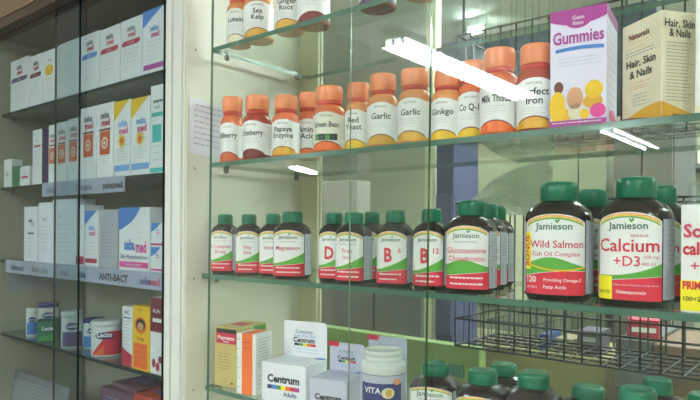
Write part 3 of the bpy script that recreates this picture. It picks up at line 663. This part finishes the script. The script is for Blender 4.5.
def art_gummies(mb, fr, w, d, h):
    F = fr['front']
    d_band(mb, F, C('magenta'), 0, w, (lambda s: h*(.86+.05*(2*s/w-1)**2)), h*.999, 12, .0005)
    d_disc(mb, F, C('magenta'), w*.5, h*.90, w*.23, h*.07, .0007); d_text(mb, F, 'Gem', C('white'), w*.5, h*.905, size=h*.05, bold=.01, off=.0009); d_text(mb, F, 'Bites', C('white'), w*.5, h*.86, size=h*.045, bold=.01, off=.0009)
    d_text(mb, F, 'Gummies', C('magenta'), w*.5, h*.71, size=h*.15, width=w*.9, bold=.02, off=.0009)
    d_band(mb, F, C('blue'), w*.1, w*.95, (lambda s: h*.63+h*.02*math.sin(s/w*3)), (lambda s: h*.66+h*.02*math.sin(s/w*3)), 12, .0006)
    d_lines(mb, F, C('ltgray'), w*.15, w*.9, h*.52, h*.58, 3, off=.0006)
    # generic sweets and blossoms where the box art sits
    for cx, cy, rx, ry, c in ((.14,.17,.17,.16,'yellow'), (.16,.34,.10,.06,'brown'), (.45,.24,.17,.11,'skin'), (.45,.13,.14,.08,'tan'), (.78,.30,.18,.09,'yellow'), (.76,.20,.2,.07,'capsule'), (.85,.12,.16,.07,'pink'), (.62,.10,.1,.05,'yellow'), (.30,.1,.12,.06,'capsule')):
        d_disc(mb, F, C(c), w*cx, h*cy, w*rx*.85, h*ry*.85, .0006+.0002*((cx*7) % 1))
    d_band(mb, F, C('magenta'), 0, w, h*.002, h*.055, 1, .0013)
    d_lines(mb, F, C('white'), w*.05, w*.95, h*.02, h*.03, 1, th=.0012, off=.0016)
    R = fr['right']; d_band(mb, R, C('magenta'), 0, d, h*.90, h*.998, 1); d_lines(mb, R, C('magenta'), d*.15, d*.85, h*.2, h*.8, 9); d_disc(mb, R, C('pink'), d*.5, h*.1, d*.3, h*.05)
M_GB = mat('print_paleviolet', (232,226,246), .35, var=.03)
box_at(549, 606, 13.5, Z, .034, .075, M_GB, art_gummies, 'pale violet box lettered Gummies with magenta top band', None, math.radians(8))
# cream box standing corner-on
Cc = S(660.5, 230, .034); dc = (Cc-Vector((0,-D,CZ))).dot(Vector((-math.sin(PSI), math.cos(PSI), 0)))
Lc = A(621, 230, dc/.915); ang = math.atan2(Cc.y-Lc.y, Cc.x-Lc.x); w = (Vector((Cc.x, Cc.y))-Vector((Lc.x, Lc.y))).length
h = S(660.5, 10, .034).z-Z
def art_hair(mb, fr, w, d, h):
    F = fr['front']
    for F, W_ in ((fr['front'], w), (fr['right'], d)):
        big = F is fr['front']
        if big:
            d_text(mb, F, 'Naturals', C('brown'), W_*.45, h*.83, size=h*.085, width=W_*.7, bold=.015)
            d_lines(mb, F, C('rainbow'), W_*.15, W_*.75, h*.74, h*.79, 2)
            d_lines(mb, F, C('inkblue'), W_*.1, W_*.85, h*.67, h*.70, 2)
        d_text(mb, F, 'Hair, Skin', C('ink'), W_*.5, h*(.555 if big else .85), size=h*.105, width=W_*.85, bold=.02)
        d_text(mb, F, '& Nails', C('ink'), W_*.5, h*(.445 if big else .76), size=h*.105, width=W_*.6, bold=.02)
        if big: d_lines(mb, F, C('rainbow'), W_*.2, W_*.8, h*.33, h*.39, 3); d_lines(mb, F, C('gray'), W_*.3, W_*.7, h*.17, h*.27, 4)
        else: d_lines(mb, F, C('gray'), W_*.12, W_*.9, h*.16, h*.70, 18, off=.0006)
        if big:
            d_band(mb, F, C('capsule'), 0, W_, h*.003, (lambda s: h*(.03+.12*math.sin(max(0, min(1, s/W_))*1.6))), 12, .0005)
            d_band(mb, F, C('brown'), 0, W_, h*.003, (lambda s: h*(.02+.045*math.cos(s/W_*2.2))) , 12, .0008)
        else:
            d_band(mb, F, C('capsule'), 0, W_, h*.003, (lambda s: h*(.15-.12*s/W_)), 12, .0005); d_band(mb, F, C('brown'), W_*.3, W_, h*.003, h*.035, 2, .0008)
carton('product_box', w, .045, h, (Lc.x, Lc.y, Z+.0003), ang, C('tan'), art_hair, 'cream box lettered Hair, Skin & Nails standing corner-on', 'box')
box_at(694, 745, -4, Z, .034, .045, W, art_plain(('front','lines','ltgray',.15,.85,.2,.8,9), ('front','band','tan',0,1,.0,.06)), 'white box cut by the right edge of the photo beside the cream box', None)

g = 'green-capped brown bottles on the third right shelf'; Z = SZ[2]
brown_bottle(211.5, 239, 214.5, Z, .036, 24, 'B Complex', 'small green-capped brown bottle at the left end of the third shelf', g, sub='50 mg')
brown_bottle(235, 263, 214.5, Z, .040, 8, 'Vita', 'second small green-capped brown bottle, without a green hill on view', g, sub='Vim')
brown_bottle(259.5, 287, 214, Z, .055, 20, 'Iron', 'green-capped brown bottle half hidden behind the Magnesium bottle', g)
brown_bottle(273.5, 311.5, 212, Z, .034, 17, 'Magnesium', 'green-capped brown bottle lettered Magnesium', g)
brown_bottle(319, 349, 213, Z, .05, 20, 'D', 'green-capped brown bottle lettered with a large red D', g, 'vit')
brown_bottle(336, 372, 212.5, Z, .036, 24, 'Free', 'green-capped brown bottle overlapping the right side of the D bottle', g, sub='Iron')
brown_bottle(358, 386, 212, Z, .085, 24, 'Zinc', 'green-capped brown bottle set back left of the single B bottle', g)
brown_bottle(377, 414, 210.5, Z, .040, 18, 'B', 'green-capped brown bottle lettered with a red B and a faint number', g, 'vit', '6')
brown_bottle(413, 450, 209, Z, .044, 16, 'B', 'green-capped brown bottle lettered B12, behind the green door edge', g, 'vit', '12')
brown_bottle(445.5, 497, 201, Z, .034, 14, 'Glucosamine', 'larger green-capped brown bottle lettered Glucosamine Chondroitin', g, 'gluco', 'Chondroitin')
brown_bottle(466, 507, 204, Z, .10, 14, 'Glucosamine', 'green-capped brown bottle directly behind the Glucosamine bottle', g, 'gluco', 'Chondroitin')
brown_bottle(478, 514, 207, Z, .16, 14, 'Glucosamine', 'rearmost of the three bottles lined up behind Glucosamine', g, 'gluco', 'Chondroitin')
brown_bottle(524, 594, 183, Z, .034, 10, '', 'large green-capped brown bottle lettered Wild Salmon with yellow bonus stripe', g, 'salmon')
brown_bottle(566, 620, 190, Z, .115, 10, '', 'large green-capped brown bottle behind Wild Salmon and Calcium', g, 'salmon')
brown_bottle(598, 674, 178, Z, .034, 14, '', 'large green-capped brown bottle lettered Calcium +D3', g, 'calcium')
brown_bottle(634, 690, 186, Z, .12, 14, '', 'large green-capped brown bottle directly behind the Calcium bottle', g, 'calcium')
bxo = box_at(681, 752, 205, Z, .036, .07, W, art_plain(('front','text','Soft','inkred',.27,.70,.17,.46,.03), ('front','text','calcium','red',.38,.54,.16,.70,.03), ('front','text','+D','inkred',.3,.39,.13,.3,.01), ('front','band','bright',0,1,.02,.30), ('front','text','PRIME','red',.2,.22,.1,.34,.04), ('front','text','100+20','ink',.2,.11,.06,.32,.01), ('front','disc','ltgray',.75,.36,.15,.05)), 'white box with red calcium lettering and yellow foot at the right edge', None)
# clear ribbed plastic pack behind it
mb = MB(); q = S(694, 230, .12)
G_PLAS = glass('clear_plastic', (.86,.90,.88), .12, hazecol=(225,232,230))
for k in range(6): mb.lathe([(.9, 0), (1, .002), (1, .136), (.6, .142)], G_PLAS, 12, .0055, .0055, 2, cx=k*.0112)
o = mb.build('plastic_tube_pack', None, (q.x, q.y, Z+.0003)); tag(o, 'clear ribbed plastic pack standing behind the white calcium box', 'pack')

# bottom right shelf
Z = SZ[3]
box_at(215.5, 237.5, 326, Z, .045, .085, C('gold'), art_plain(('front','band','black',.08,.98,.90,.97), ('front','band','crimson',.08,.98,.72,.90), ('front','text','Pharmaton','white',.53,.79,.09,.75,.03), ('front','text','Vitality','white',.53,.74,.05,.5), ('front','lines','brown',.15,.8,.3,.55,6), ('front','disc','maroon',.8,.07,.06,.02), ('right','lines','brown',.1,.9,.3,.8,9), ('right','band','green',.55,.95,.72,.98), ('top','band','crimson',.2,.8,.3,.7)), 'tall gold carton with a red label on the lowest right shelf', None, math.radians(8))
box_at(237.5, 257, 333, Z, .034, .05, W, art_plain(('front','band','orange',.28,.82,0,1), ('front','lines','gray',.05,.2,.1,.9,6), ('front','lines','maroon',.34,.76,.75,.85,2), ('right','lines','gray',.1,.9,.45,.9,10), ('right','lines','gray',.1,.9,.1,.3,4), ('top','band','orange',.28,.82,0,1)), 'white carton with a broad orange stripe in front of the gold carton', None, math.radians(14))
def display_box(uL, uR, vtop, yf, d, rot, chh, label, bow=False, body=None):
    a = S(uL, 230, yf); r_ = ray(uR, 230); k = math.tan(rot); t = (a.y-a.x*k+D)/(r_.y-r_.x*k); bx_, by_ = r_.x*t, r_.y*t-D
    w = math.hypot(bx_-a.x, by_-a.y); h = S(uL, vtop, yf).z-Z
    root = empty('display_box', (a.x, a.y, Z+.0003), rot); tag(root, label, 'display box', 'vitamin display boxes on the lowest right shelf')
    def art(mb, fr, w, d, h):
        F = fr['front']
        d_text(mb, F, 'Centrum', C('ink'), w*.5, h-.032, width=w*.72, bold=.04)
        cs = ['navy', 'blue', 'green', 'bright', 'orange', 'red', 'magenta']
        for i, c in enumerate(cs): d_band(mb, F, C(c), w*(.14+.72*i/7), w*(.14+.72*(i+1)/7), h-.044, h-.037, 1, .0005)
        d_text(mb, F, 'Adults', C('inkblue'), w*.65, h-.054, width=w*.3, bold=.02)
        
        T = fr['top']; d_lines(mb, T, C('skyblue'), w*.2, w*.8, d*.3, d*.6, 3, th=.0015); d_band(mb, T, C('blue'), w*.78, w*.995, d*.82, d*.99, 1)
    carton('carton', w, d, h, (0, 0, 0), 0, body or PAP, art, '', parent=root)
    mb = MB(); ch = chh; n = 8; rr = min(.008, w*.2)
    out = [(0, 0), (w, 0), (w, ch-rr)] + [(w-rr+rr*math.cos(t), ch-rr+rr*math.sin(t)) for t in [PI/2*i/n for i in range(1, n)]] + [(w-rr, ch), (rr*.3, ch), (0, ch-rr*.3)]
    V = [(x, d-.0015, h-.0+z_) for x, z_ in out]; V2 = [(x, d-.0005, h+z_) for x, z_ in out]; m_ = body or PAP; N_ = len(out)
    mb.add(V, [tuple(range(N_))], m_); mb.add(V2, [tuple(range(N_))[::-1]], m_)
    mb.add(V+V2, [(i, (i+1) % N_, N_+(i+1) % N_, N_+i) for i in range(N_)], m_)
    F = lambda s, t, o: Vector((s, d-.0015-o, h+t))
    d_text(mb, F, 'Complete', C('inkblue'), w*.48, ch*.66, width=w*.4); d_text(mb, F, 'from A to Zinc', C('skyblue'), w*.5, ch*.55, width=w*.5)
    d_text(mb, F, 'Centrum', C('ink'), w*.48, ch*.40, width=w*.5, bold=.03)
    for i, c in enumerate(('navy', 'green', 'bright', 'orange', 'red')): d_band(mb, F, C(c), w*(.25+.5*i/5), w*(.25+.5*(i+1)/5), ch*.30, ch*.37, 1, .0005)
    d_lines(mb, F, C('skyblue'), w*.3, w*.8, ch*.12, ch*.2, 2)
    if bow:
        for s_ in (-1, 1): d_disc(mb, F, C('red'), w*.12+s_*w*.07, ch*.95, w*.09, ch*.1, .0008)
        d_disc(mb, F, C('crimson'), w*.12, ch*.95, w*.04, ch*.06, .0014)
    mb.build('header_card', root); return root
M_LILAC = mat('print_lilac', (196,196,214), .45, var=.03)
display_box(262.5, 307, 361.5, .034, .07, math.radians(12), .062, 'white vitamin display box with its own tall header card, leftmost')
display_box(311, 348, 378, .034, .07, math.radians(14), .046, 'white vitamin display box left of the white bottle, red bow on its card', True, M_LILAC)
display_box(352, 392, 372, .13, .07, math.radians(12), .052, 'lilac vitamin display box behind the white bottle, red bow on its card', True, M_LILAC)

# white bottle with screw lid
p, r = place(361.5, 407, .034, 1.0); H = S(384, 349, p.y).z-Z
root = empty('white_bottle', (p.x, p.y, Z+.0003), facing(p, 8)); tag(root, 'white plastic bottle with ribbed screw lid and dark purple label', 'bottle')
B = MB(); B.lathe([(.92, 0), (1, .02*H), (1, .70*H), (.985, .74*H), (1, .75*H), (1, .80*H), (.95, .835*H), (.82, .85*H), (.78, .88*H)], M_WBOT, 56, r, r, 2); B.build('body', root)
K = MB(); K.lathe([(.80, .855*H), (.83, .86*H, 1), (.83, .915*H, 1), (.79, .92*H), (.79, .93*H), (.83, .935*H, 1), (.83, .985*H, 1), (.80, H), (.70, H), (.68, .992*H), (0.02, .992*H)], M_WBOT, 90, r, r, 2, rib=.018); K.build('lid', root)
Lb = MB(); Fn = wrapper(r, r, 2); hs = PI*r*.95
d_band(Lb, Fn, C('ink'), -hs, hs, .70*H, .708*H, 40, .0004)
d_band(Lb, Fn, M_LILAC, -hs, hs, .10*H, .70*H, 40, .0003); d_band(Lb, Fn, C('navy'), -r*.95, r*1.0, .15*H, .60*H, 24, .0005)
d_text(Lb, Fn, 'VITA', C('white'), -r*.35, .47*H, size=.11*H, bold=.02, off=.0008); d_disc(Lb, Fn, C('tan'), r*.35, .48*H, r*.28, .07*H, .0008); d_disc(Lb, Fn, C('capsule'), r*.38, .48*H, r*.14, .05*H, .001)
d_disc(Lb, Fn, C('rainbow'), r*.75, .62*H, r*.2, .04*H, .0008)
Lb.build('label', root)
g = 'green-capped brown bottles on the lowest right shelf'
def low(uc0, uc1, vt, yf, lab, H=.123, style='std', t=('Omega', None)):
    um = (uc0+uc1)/2; hwid = (uc1-uc0)/2/.585
    # bottle sized from its cap
    p, r = place(um-hwid, um+hwid, yf, 1.03); 
    return brown_bottle(um-hwid, um+hwid, vt, Z, yf, 14, t[0], lab, g, style, t[1])
low(421, 451, 363, .045, 'green-capped bottle just right of the white bottle, behind the green door edge', t=('Echinacea', None))
low(468, 500, 370, .034, 'green-capped bottle on the lowest shelf, left one of the three crowded together', t=('Omega', '3-6-9'))
low(490, 519, 364, .13, 'green-capped bottle set back between two nearer caps on the lowest shelf', t=('Omega', '3-6-9'))
low(517, 552, 372, .034, 'green-capped bottle right of the set-back cap on the lowest shelf', t=('Flaxseed', 'Oil'))
low(571, 607, 386, .085, 'green-capped bottle standing alone right of the crowded three', t=('Vitamin C', None))
low(618, 660, 388, .034, 'green-capped bottle in front of the tallest cap, near the right edge', t=('Vitamin E', None))
low(642, 675, 379, .13, 'green-capped bottle set back behind, near the right edge', t=('Vitamin E', None))
low(686, 730, 395, .034, 'green-capped bottle cut by the right edge of the photo', t=('Biotin', None))

# ================================================================== behind the glass back
def wire_basket(x0, x1, y0, y1, zb, zt, label, mid=True, n=None, sp=.031):
    r = .0013; root = empty('wire_basket', (x0, y0, zb)); tag(root, label, 'wire basket', 'wire baskets hanging behind the right cabinet')
    R = MB(); W_, Dp, Hh = x1-x0, y1-y0, zt-zb
    for z in ([Hh, 0] + ([Hh*.19] if mid else [])):
        R.tube([(0,0,z), (W_,0,z)], r*1.5, M_WIRE); R.tube([(W_,0,z), (W_,Dp,z)], r*1.5, M_WIRE); R.tube([(W_,Dp,z), (0,Dp,z)], r*1.5, M_WIRE); R.tube([(0,Dp,z), (0,0,z)], r*1.5, M_WIRE)
    R.build('frame_wire', root)
    r = .0018; G = MB(); k = int(W_/sp)
    for i in range(k+1):
        x = W_*i/k; G.tube([(x,0,Hh), (x,0,0), (x,Dp,0), (x,Dp,Hh)], r, M_WIRE, 5)
    G.build('upright_wires', root)
    G = MB(); k = int(Dp/sp)
    for i in range(1, k):
        y = Dp*i/k; G.tube([(0,y,Hh), (0,y,0), (W_,y,0), (W_,y,Hh)], r, M_WIRE, 5)
    G.build('cross_wires', root)
    return root
yb = YB+.03
zt = S(600, 199, yb).z; zb = S(600, 366, yb).z
x0 = S(456, 200, yb).x
wire_basket(x0, .48, yb, yb+.17, zb, zt, 'lower dark green wire basket behind the brown bottles', True, sp=.0285)
wire_basket(x0, .48, yb, yb+.17, S(560, 133, yb).z, S(560, 133, yb).z+.2, 'upper dark green wire basket behind the orange-capped bottles', False, sp=.0285)

M_POST = mat('dark_blue_post_paint', (66,70,100), .5, var=.15, scale=12)
def standing(name, uL, uR, vt, y, dp, m, label, cat, zbot=0, extra=None):
    a = S(uL, 230, y).x; b = S(uR, 230, y).x; zt = S((uL+uR)/2, vt, y).z
    root = empty(name, (a, y, zbot)); tag(root, label, cat)
    mb = MB(); mb.box((0, 0, 0), (b-a, dp, zt-zbot), m, bev=.002); mb.build('carcass', root)
    if extra: extra(root, b-a, dp, zt-zbot)
    return root
def doors2(m):
    def f(root, w, d, h):
        for i in (0, 1):
            mb = MB(); mb.box((w*(.01+.495*i), -.018, .06), (w*(.485+.495*i), -.001, h-.03), m, bev=.001); dr = mb.build('door', root)
            k = MB(); k.tube([(w*(.44+.1*i), -.018, h*.6), (w*(.44+.1*i), -.035, h*.6), (w*(.44+.1*i), -.035, h*.68), (w*(.44+.1*i), -.018, h*.68)], .004, M_METAL, 8); k.build('handle', dr)
    return f
def panels(m, n=3):
    def f(root, w, d, h):
        for i in range(n):
            mb = MB(); mb.box((w*.04, -.006, h*(.06+.9*i/n)), (w*.96, .0, h*(.9/n+.9*i/n)), m, bev=.001); mb.build('panel', root)
    return f
M_GREENB = mat('green_counter_laminate', (116,138,78), .45, var=.1, scale=8)
M_GREENB2 = mat('green_counter_panel', (118,142,76), .45, var=.1, scale=8)
M_DK = mat('dark_grey_laminate', (74,76,74), .5, var=.15, scale=10); M_DK2 = mat('grey_laminate', (96,98,96), .5, var=.1, scale=10)
M_BL = mat('slate_blue_board', (66,84,96), .5, var=.15, scale=10)
M_SAGE = mat('sage_board', (140,148,120), .6, var=.08, scale=8); M_SAGE2 = mat('dull_sage_board', (122,130,108), .6, var=.08, scale=8)
M_OLIVE = mat('olive_beige_board', (160,152,104), .6, var=.1, scale=8); M_PCR = mat('pale_cream_board', (206,204,172), .6, var=.05, scale=8)
# low green counter
def plate(root, w, d, h):
    mb = MB(); mb.box((w*.86, -.004, h-.075), (w*.93, 0, h-.045), C('dkgreen'), bev=.0005); mb.build('socket_plate', root)
standing('low_partition', 300, 480, 336, .62, .035, M_GREENB, 'green low partition behind the lowest right shelf', 'partition', extra=plate)
standing('dark_cupboard', 334, 427, 262, 1.12, .35, M_DK, 'dark grey cupboard above the green partition, behind the white bottle', 'cupboard', extra=doors2(M_DK2))
standing('notice_board_stand', 321, 357, 181, 1.5, .1, mat('warm_grey_board', (128,126,114), .6, var=.1), 'grey upright board between the Magnesium and D bottles', 'board', extra=panels(mat('warm_grey_panel', (112,110,102), .6, var=.1), 1))
standing('blue_locker', 436, 453, 136, .95, .16, M_POST, 'tall narrow dark blue locker right of the green door edge', 'locker', extra=panels(mat('blue_locker_panel', (78,80,112), .5), 3))
standing('slim_partition', 425, 434, -10, 1.05, .04, M_PCR, 'slim cream upright partition beside the blue locker', 'partition', extra=panels(M_CREAMD, 1))
standing('grey_cabinet', 614, 674, 124, 1.55, .35, M_DK2, 'tall grey cabinet behind the Calcium bottle', 'cabinet', extra=doors2(mat('grey_cabinet_door', (112,112,98), .5, var=.12)))
standing('low_bench', 484, 608, 352, 1.14, .30, M_OLIVE, 'olive beige bench seen through the lower wire basket', 'bench', extra=panels(M_OLIVE, 1))
standing('storage_chest', 616, 652, 340, 1.0, .3, M_DK2, 'grey chest beyond the lower wire basket', 'chest', extra=panels(M_DK, 2))
standing('wooden_crate', 654, 760, 350, 1.0, .3, wood('brown_crate_wood', (128,104,84), (104,80,62)), 'brown wooden crate at the right, beyond the lower wire basket', 'crate', extra=panels(wood('crate_slat', (140,116,94), (110,86,66)), 4))
standing('sage_cupboard', 456, 552, 158, 1.7, .3, M_SAGE, 'sage coloured cupboard seen under the orange-capped bottles', 'cupboard', extra=panels(M_PCR, 3))
standing('tall_cupboard', 553, 608, 152, 1.7, .3, M_SAGE2, 'dull sage cupboard under the reddish carton', 'cupboard', extra=doors2(M_SAGE))
# carton on the tall cupboard
a = S(556, 230, 1.71).x; b = S(596, 230, 1.71).x; zt0 = S((553+608)/2, 152, 1.7).z
carton('storage_carton', b-a, .22, S(576, 130, 1.71).z-zt0, (a, 1.71, zt0+.0005), 0, mat('reddish_card', (150,104,88), .6, var=.1), art_plain(('front','band','brown',.35,.65,.0,1), ('front','text','FRAGILE','maroon',.2,.4,.15,.25)), 'reddish brown carton on top of the dull sage cupboard', 'box')
# small red box and book on the chest
a = S(620, 230, 1.02).x; zt0 = S(633, 340, 1.0).z
carton('storage_carton', .075, .08, .05, (a+.02, 1.02, zt0+.0005), .2, mat('rosy_card', (190,60,84), .6), art_plain(('front','band','white',.1,.9,.35,.6)), 'small rosy box lying on the grey chest', 'box')
# blue panels high up behind the orange caps
standing('blue_display_board', 441, 612, 30, .80, .03, M_BL, 'slate blue display board behind the orange caps', 'board', zbot=0, extra=None) if False else None
M_HANG = M_BL
a = S(440, 230, .68).x; b = S(655, 230, .68).x; z1 = S(440, 45, .68).z; z2 = S(560, 122, .68).z
root = empty('hanging_board', (a, .68, z2)); tag(root, 'slate blue board hanging behind the orange caps', 'board')
mb = MB(); mb.box((0, 0, 0), (b-a, .015, z1-z2), M_BL, bev=.002); mb.build('panel', root)
for x in (.06, b-a-.06):
    mb = MB(); mb.tube([(x, .0075, z1-z2-.002), (x, .0075, RH-z2)], .003, M_METAL, 6); mb.build('hanging_rod', root)
# wall shelf at the right in the back room
a = S(679, 230, 3.2).x
root = empty('wall_shelf', (a, 3.35, S(690, 168, 3.3).z)); tag(root, 'small shelf on the far wall at the right', 'shelf')
mb = MB(); mb.box((0, 0, 0), (.9, .25, .03), M_DK2, bev=.002); mb.build('board', root)
mb = MB(); mb.box((.1, .2, -.12), (.13, .25, 0), M_DK2); mb.build('bracket', root); mb = MB(); mb.box((.7, .2, -.12), (.73, .25, 0), M_DK2); mb.build('bracket', root)
zs = S(690, 168, 3.3).z+.031
for i, (dx, hh, mm, lb) in enumerate(((.06, .2, C('cream'), 'cream file box on the far wall shelf'), (.16, .17, C('ltgray'), 'pale grey file box on the far wall shelf'), (.28, .22, C('gold'), 'dull gold file box on the far wall shelf'))):
    carton('file_box', .075, .2, hh, (a+dx, 3.37, zs), 0, mm, art_plain(('front','band','white',.2,.8,.5,.8)), lb, 'box', 'file boxes on the far wall shelf')
zb_ = S(546, 352, 1.14).z
a = S(488, 230, 1.16).x; b = S(536, 230, 1.16).x
wire_basket(a, b, 1.16, 1.40, zb_+.003, zb_+.075, 'shallow wire tray on the olive beige bench', False, sp=.03)['group'] = ''
del bpy.data.objects[[o.name for o in bpy.data.objects if o.get('label', '').startswith('shallow wire tray')][0]]['group']
for u0, u1, vt, col, lb in ((540, 549, 334, (60,74,130), 'narrow blue box on the olive beige bench'), (556, 574, 338, (150,140,110), 'small tan box on the olive beige bench'), (578, 600, 330, (96,92,100), 'dark grey box on the olive beige bench')):
    a = S(u0, 230, 1.17).x; b = S(u1, 230, 1.17).x
    carton('storage_carton', b-a, .1, S(u0, vt, 1.17).z-zb_, (a, 1.17, zb_+.0005), 0, mat('bench_box_%d' % u0, col, .5), art_plain(('front','band','ltgray',.15,.85,.55,.75), ('front','lines','gray',.15,.85,.15,.45,4)), lb, 'box', 'boxes on the olive beige bench')
# crumpled clear plastic sheets hanging from the upper basket
G_BAG = glass('cloudy_plastic', (.90,.93,.90), .36, hazecol=(225,232,222), rough=.15)
def bag(pts, name, label):
    # pts: outline in x,z (fan about the centre) with folds giving it depth
    mb = MB(); cx = sum(p[0] for p in pts)/len(pts); cz = sum(p[1] for p in pts)/len(pts); n = len(pts)
    rings = 5; V = [(cx, YB+.018, cz)]; r = random.Random(3)
    for k in range(1, rings+1):
        for i in range(n*4):
            i0 = i//4; f = (i % 4)/4; x = pts[i0][0]*(1-f)+pts[(i0+1) % n][0]*f; z = pts[i0][1]*(1-f)+pts[(i0+1) % n][1]*f
            q = k/rings; V.append((cx+(x-cx)*q, YB+.017+.006*math.sin(i*1.3+k), cz+(z-cz)*q))
    m = n*4; Fc = [(0, 1+i, 1+(i+1) % m) for i in range(m)]
    for k in range(rings-1):
        for i in range(m): Fc.append((1+k*m+i, 1+(k+1)*m+i, 1+(k+1)*m+(i+1) % m, 1+k*m+(i+1) % m))
    mb.add(V, Fc, G_BAG, True); mb.add([(x, y+.0006, z) for x, y, z in V], [f[::-1] for f in Fc], G_BAG, True)
    return tag(mb.build(name), label, 'plastic bag')
P_ = lambda u, v: (S(u, v, YB+.017).x, S(u, v, YB+.017).z)
bag([P_(462, 141), P_(520, 131), P_(561, 124), P_(553, 150), P_(520, 157), P_(482, 160)], 'plastic_bag', 'cloudy plastic bag hanging under the orange-capped bottles')
bag([P_(548, 152), P_(550, 188), P_(556, 215), P_(470, 215), P_(468, 201), P_(500, 176)], 'plastic_bag', 'cloudy plastic bag between the Glucosamine and Wild Salmon bottles')
bag([P_(505, 215), P_(524, 200), P_(598, 260), P_(600, 312), P_(588, 330), P_(520, 300)], 'plastic_bag', 'cloudy plastic bag behind the Wild Salmon bottle') if False else None

# ================================================================== lamps
M_TUBE = mat('lit_tube', (240,250,255), .4, emit=34, var=0)
M_LBODY = mat('lamp_body_white', (225,228,225), .4)
def batten(cx, y0, y1, label, dirx=False, z=RH, group='tube ceiling lamps', offs=(-.045, .045), tr=.017):
    root = empty('ceiling_lamp', (cx, y0, z)); tag(root, label, 'ceiling lamp', group)
    L_ = y1-y0
    def P(a, b_, c): return (b_, a, c) if dirx else (a, b_, c)
    mb = MB(); hw_ = max(offs)+.02; lo, hi = (-hw_, 0, -.05), (hw_, L_, 0)
    if dirx: lo, hi = (0, -.055, -.05), (L_, .055, 0)
    mb.box(lo, hi, M_LBODY, bev=.004); mb.build('housing', root)
    for s_ in offs:
        mb = MB(); mb.tube([P(s_, .03, -.075), P(s_, L_-.03, -.075)], tr, M_TUBE, 12); mb.build('tube', root)
        for e_ in (.015, L_-.045):
            mb = MB(); lo = P(s_-.012, e_, -.09); hi = P(s_+.012, e_+.03, -.049); mb.box(lo, hi, M_LBODY); mb.build('tube_holder', root)
XLMP = -2.28
def mirror_line(u, v): # lamp height fixed: where the reflected ray meets z
    r = ray(u, v); t = (RH-.075-CZ)/r.z; return r.x*t, -(r.y*t)+D
x1, ya = mirror_line(387, 43); x2, yb_ = mirror_line(528, 97)
batten((x1+x2)/2, -abs(yb_)+0, -abs(ya), 'triple tube lamp nearest behind the viewer', offs=(-.07, 0, .07), tr=.024)
x3, yc = mirror_line(607, 129); x4, yd = mirror_line(650, 149)
batten((x3+x4)/2, -abs(yd), -abs(yc), 'twin tube lamp further down the shop', offs=(-.075, .075), tr=.014)
print('LAMPS', x1, ya, x2, yb_, x3, yc, x4, yd)
batten(1.3, -3.6, -1.4, 'unseen twin tube lamp behind the viewer on the right, added for the right cabinet')  # unseen lamp row, added to give the right cabinet extra light
batten(1.3, -8.0, -5.8, 'unseen twin tube lamp far behind the viewer on the right, added for extra light')  # rear lamp of the same added row
q = S(477, 30, 2.0); r_ = ray(465, 34); t = (RH-.075-CZ)/r_.z; pl = Vector((r_.x*t, r_.y*t-D))
batten(-.4, 1.0, 2.6, 'unseen twin tube lamp added to brighten the back room')  # out of view, added to brighten the space behind the cabinet
batten(-2.0, .5, 1.5, 'unseen twin tube lamp added to brighten the back room on the left')  # added fill for the left of the back room, kept out of view
batten(1.2, .9, 2.9, 'unseen twin tube lamp added to brighten the back room on the right')  # added fill for the right of the back room
batten(pl.y, pl.x, pl.x+1.0, 'twin tube lamp seen high through the cabinet back', dirx=True) if False else None

def lamp_line(p1, p2, label, offs=(0,), tr=.02):
    if (p2-p1).x < 0 and abs((p2-p1).x) > abs((p2-p1).y) or (p2-p1).y < 0 and abs((p2-p1).y) > abs((p2-p1).x): p1, p2 = p2, p1
    L_ = (p2-p1).length; n0 = len(bpy.data.objects); batten(0, 0, L_, label, offs=offs, tr=tr)
    root = [o for o in bpy.data.objects if o.get('label') == label][0]
    root.location = (p1.x, p1.y, RH); root.rotation_euler = (0, 0, math.atan2((p2-p1).y, (p2-p1).x)-PI/2)
def direct(u, v):
    r = ray(u, v); t = (RH-.075-CZ)/r.z; return Vector((r.x*t, r.y*t-D))
def refl(u, v):
    p = direct(u, v); return Vector((p.x, -p.y))
lamp_line(direct(465, 34), direct(489, 28), 'short tube lamp of the back room seen above the orange caps', (0,), .014)
lamp_line(refl(293, 167), refl(314, 173), 'farthest tube lamp, reflected beside the empty space above the Magnesium bottle', (-.05, .05), .035)
w = bpy.data.worlds.new('world'); scn.world = w; w.use_nodes = True
w.node_tree.nodes['Background'].inputs[0].default_value = (.8, .88, .85, 1); w.node_tree.nodes['Background'].inputs[1].default_value = .2
scn.view_settings.view_transform = 'Standard'; scn.view_settings.look = 'None'; scn.view_settings.exposure = 1.85; scn.view_settings.gamma = 1
scn.view_settings.use_curve_mapping = False
scn.cycles.max_bounces = 12; scn.cycles.transparent_max_bounces = 32; scn.cycles.diffuse_bounces = 4; scn.cycles.glossy_bounces = 4
scn.cycles.sample_clamp_indirect = 6; scn.cycles.use_denoising = True
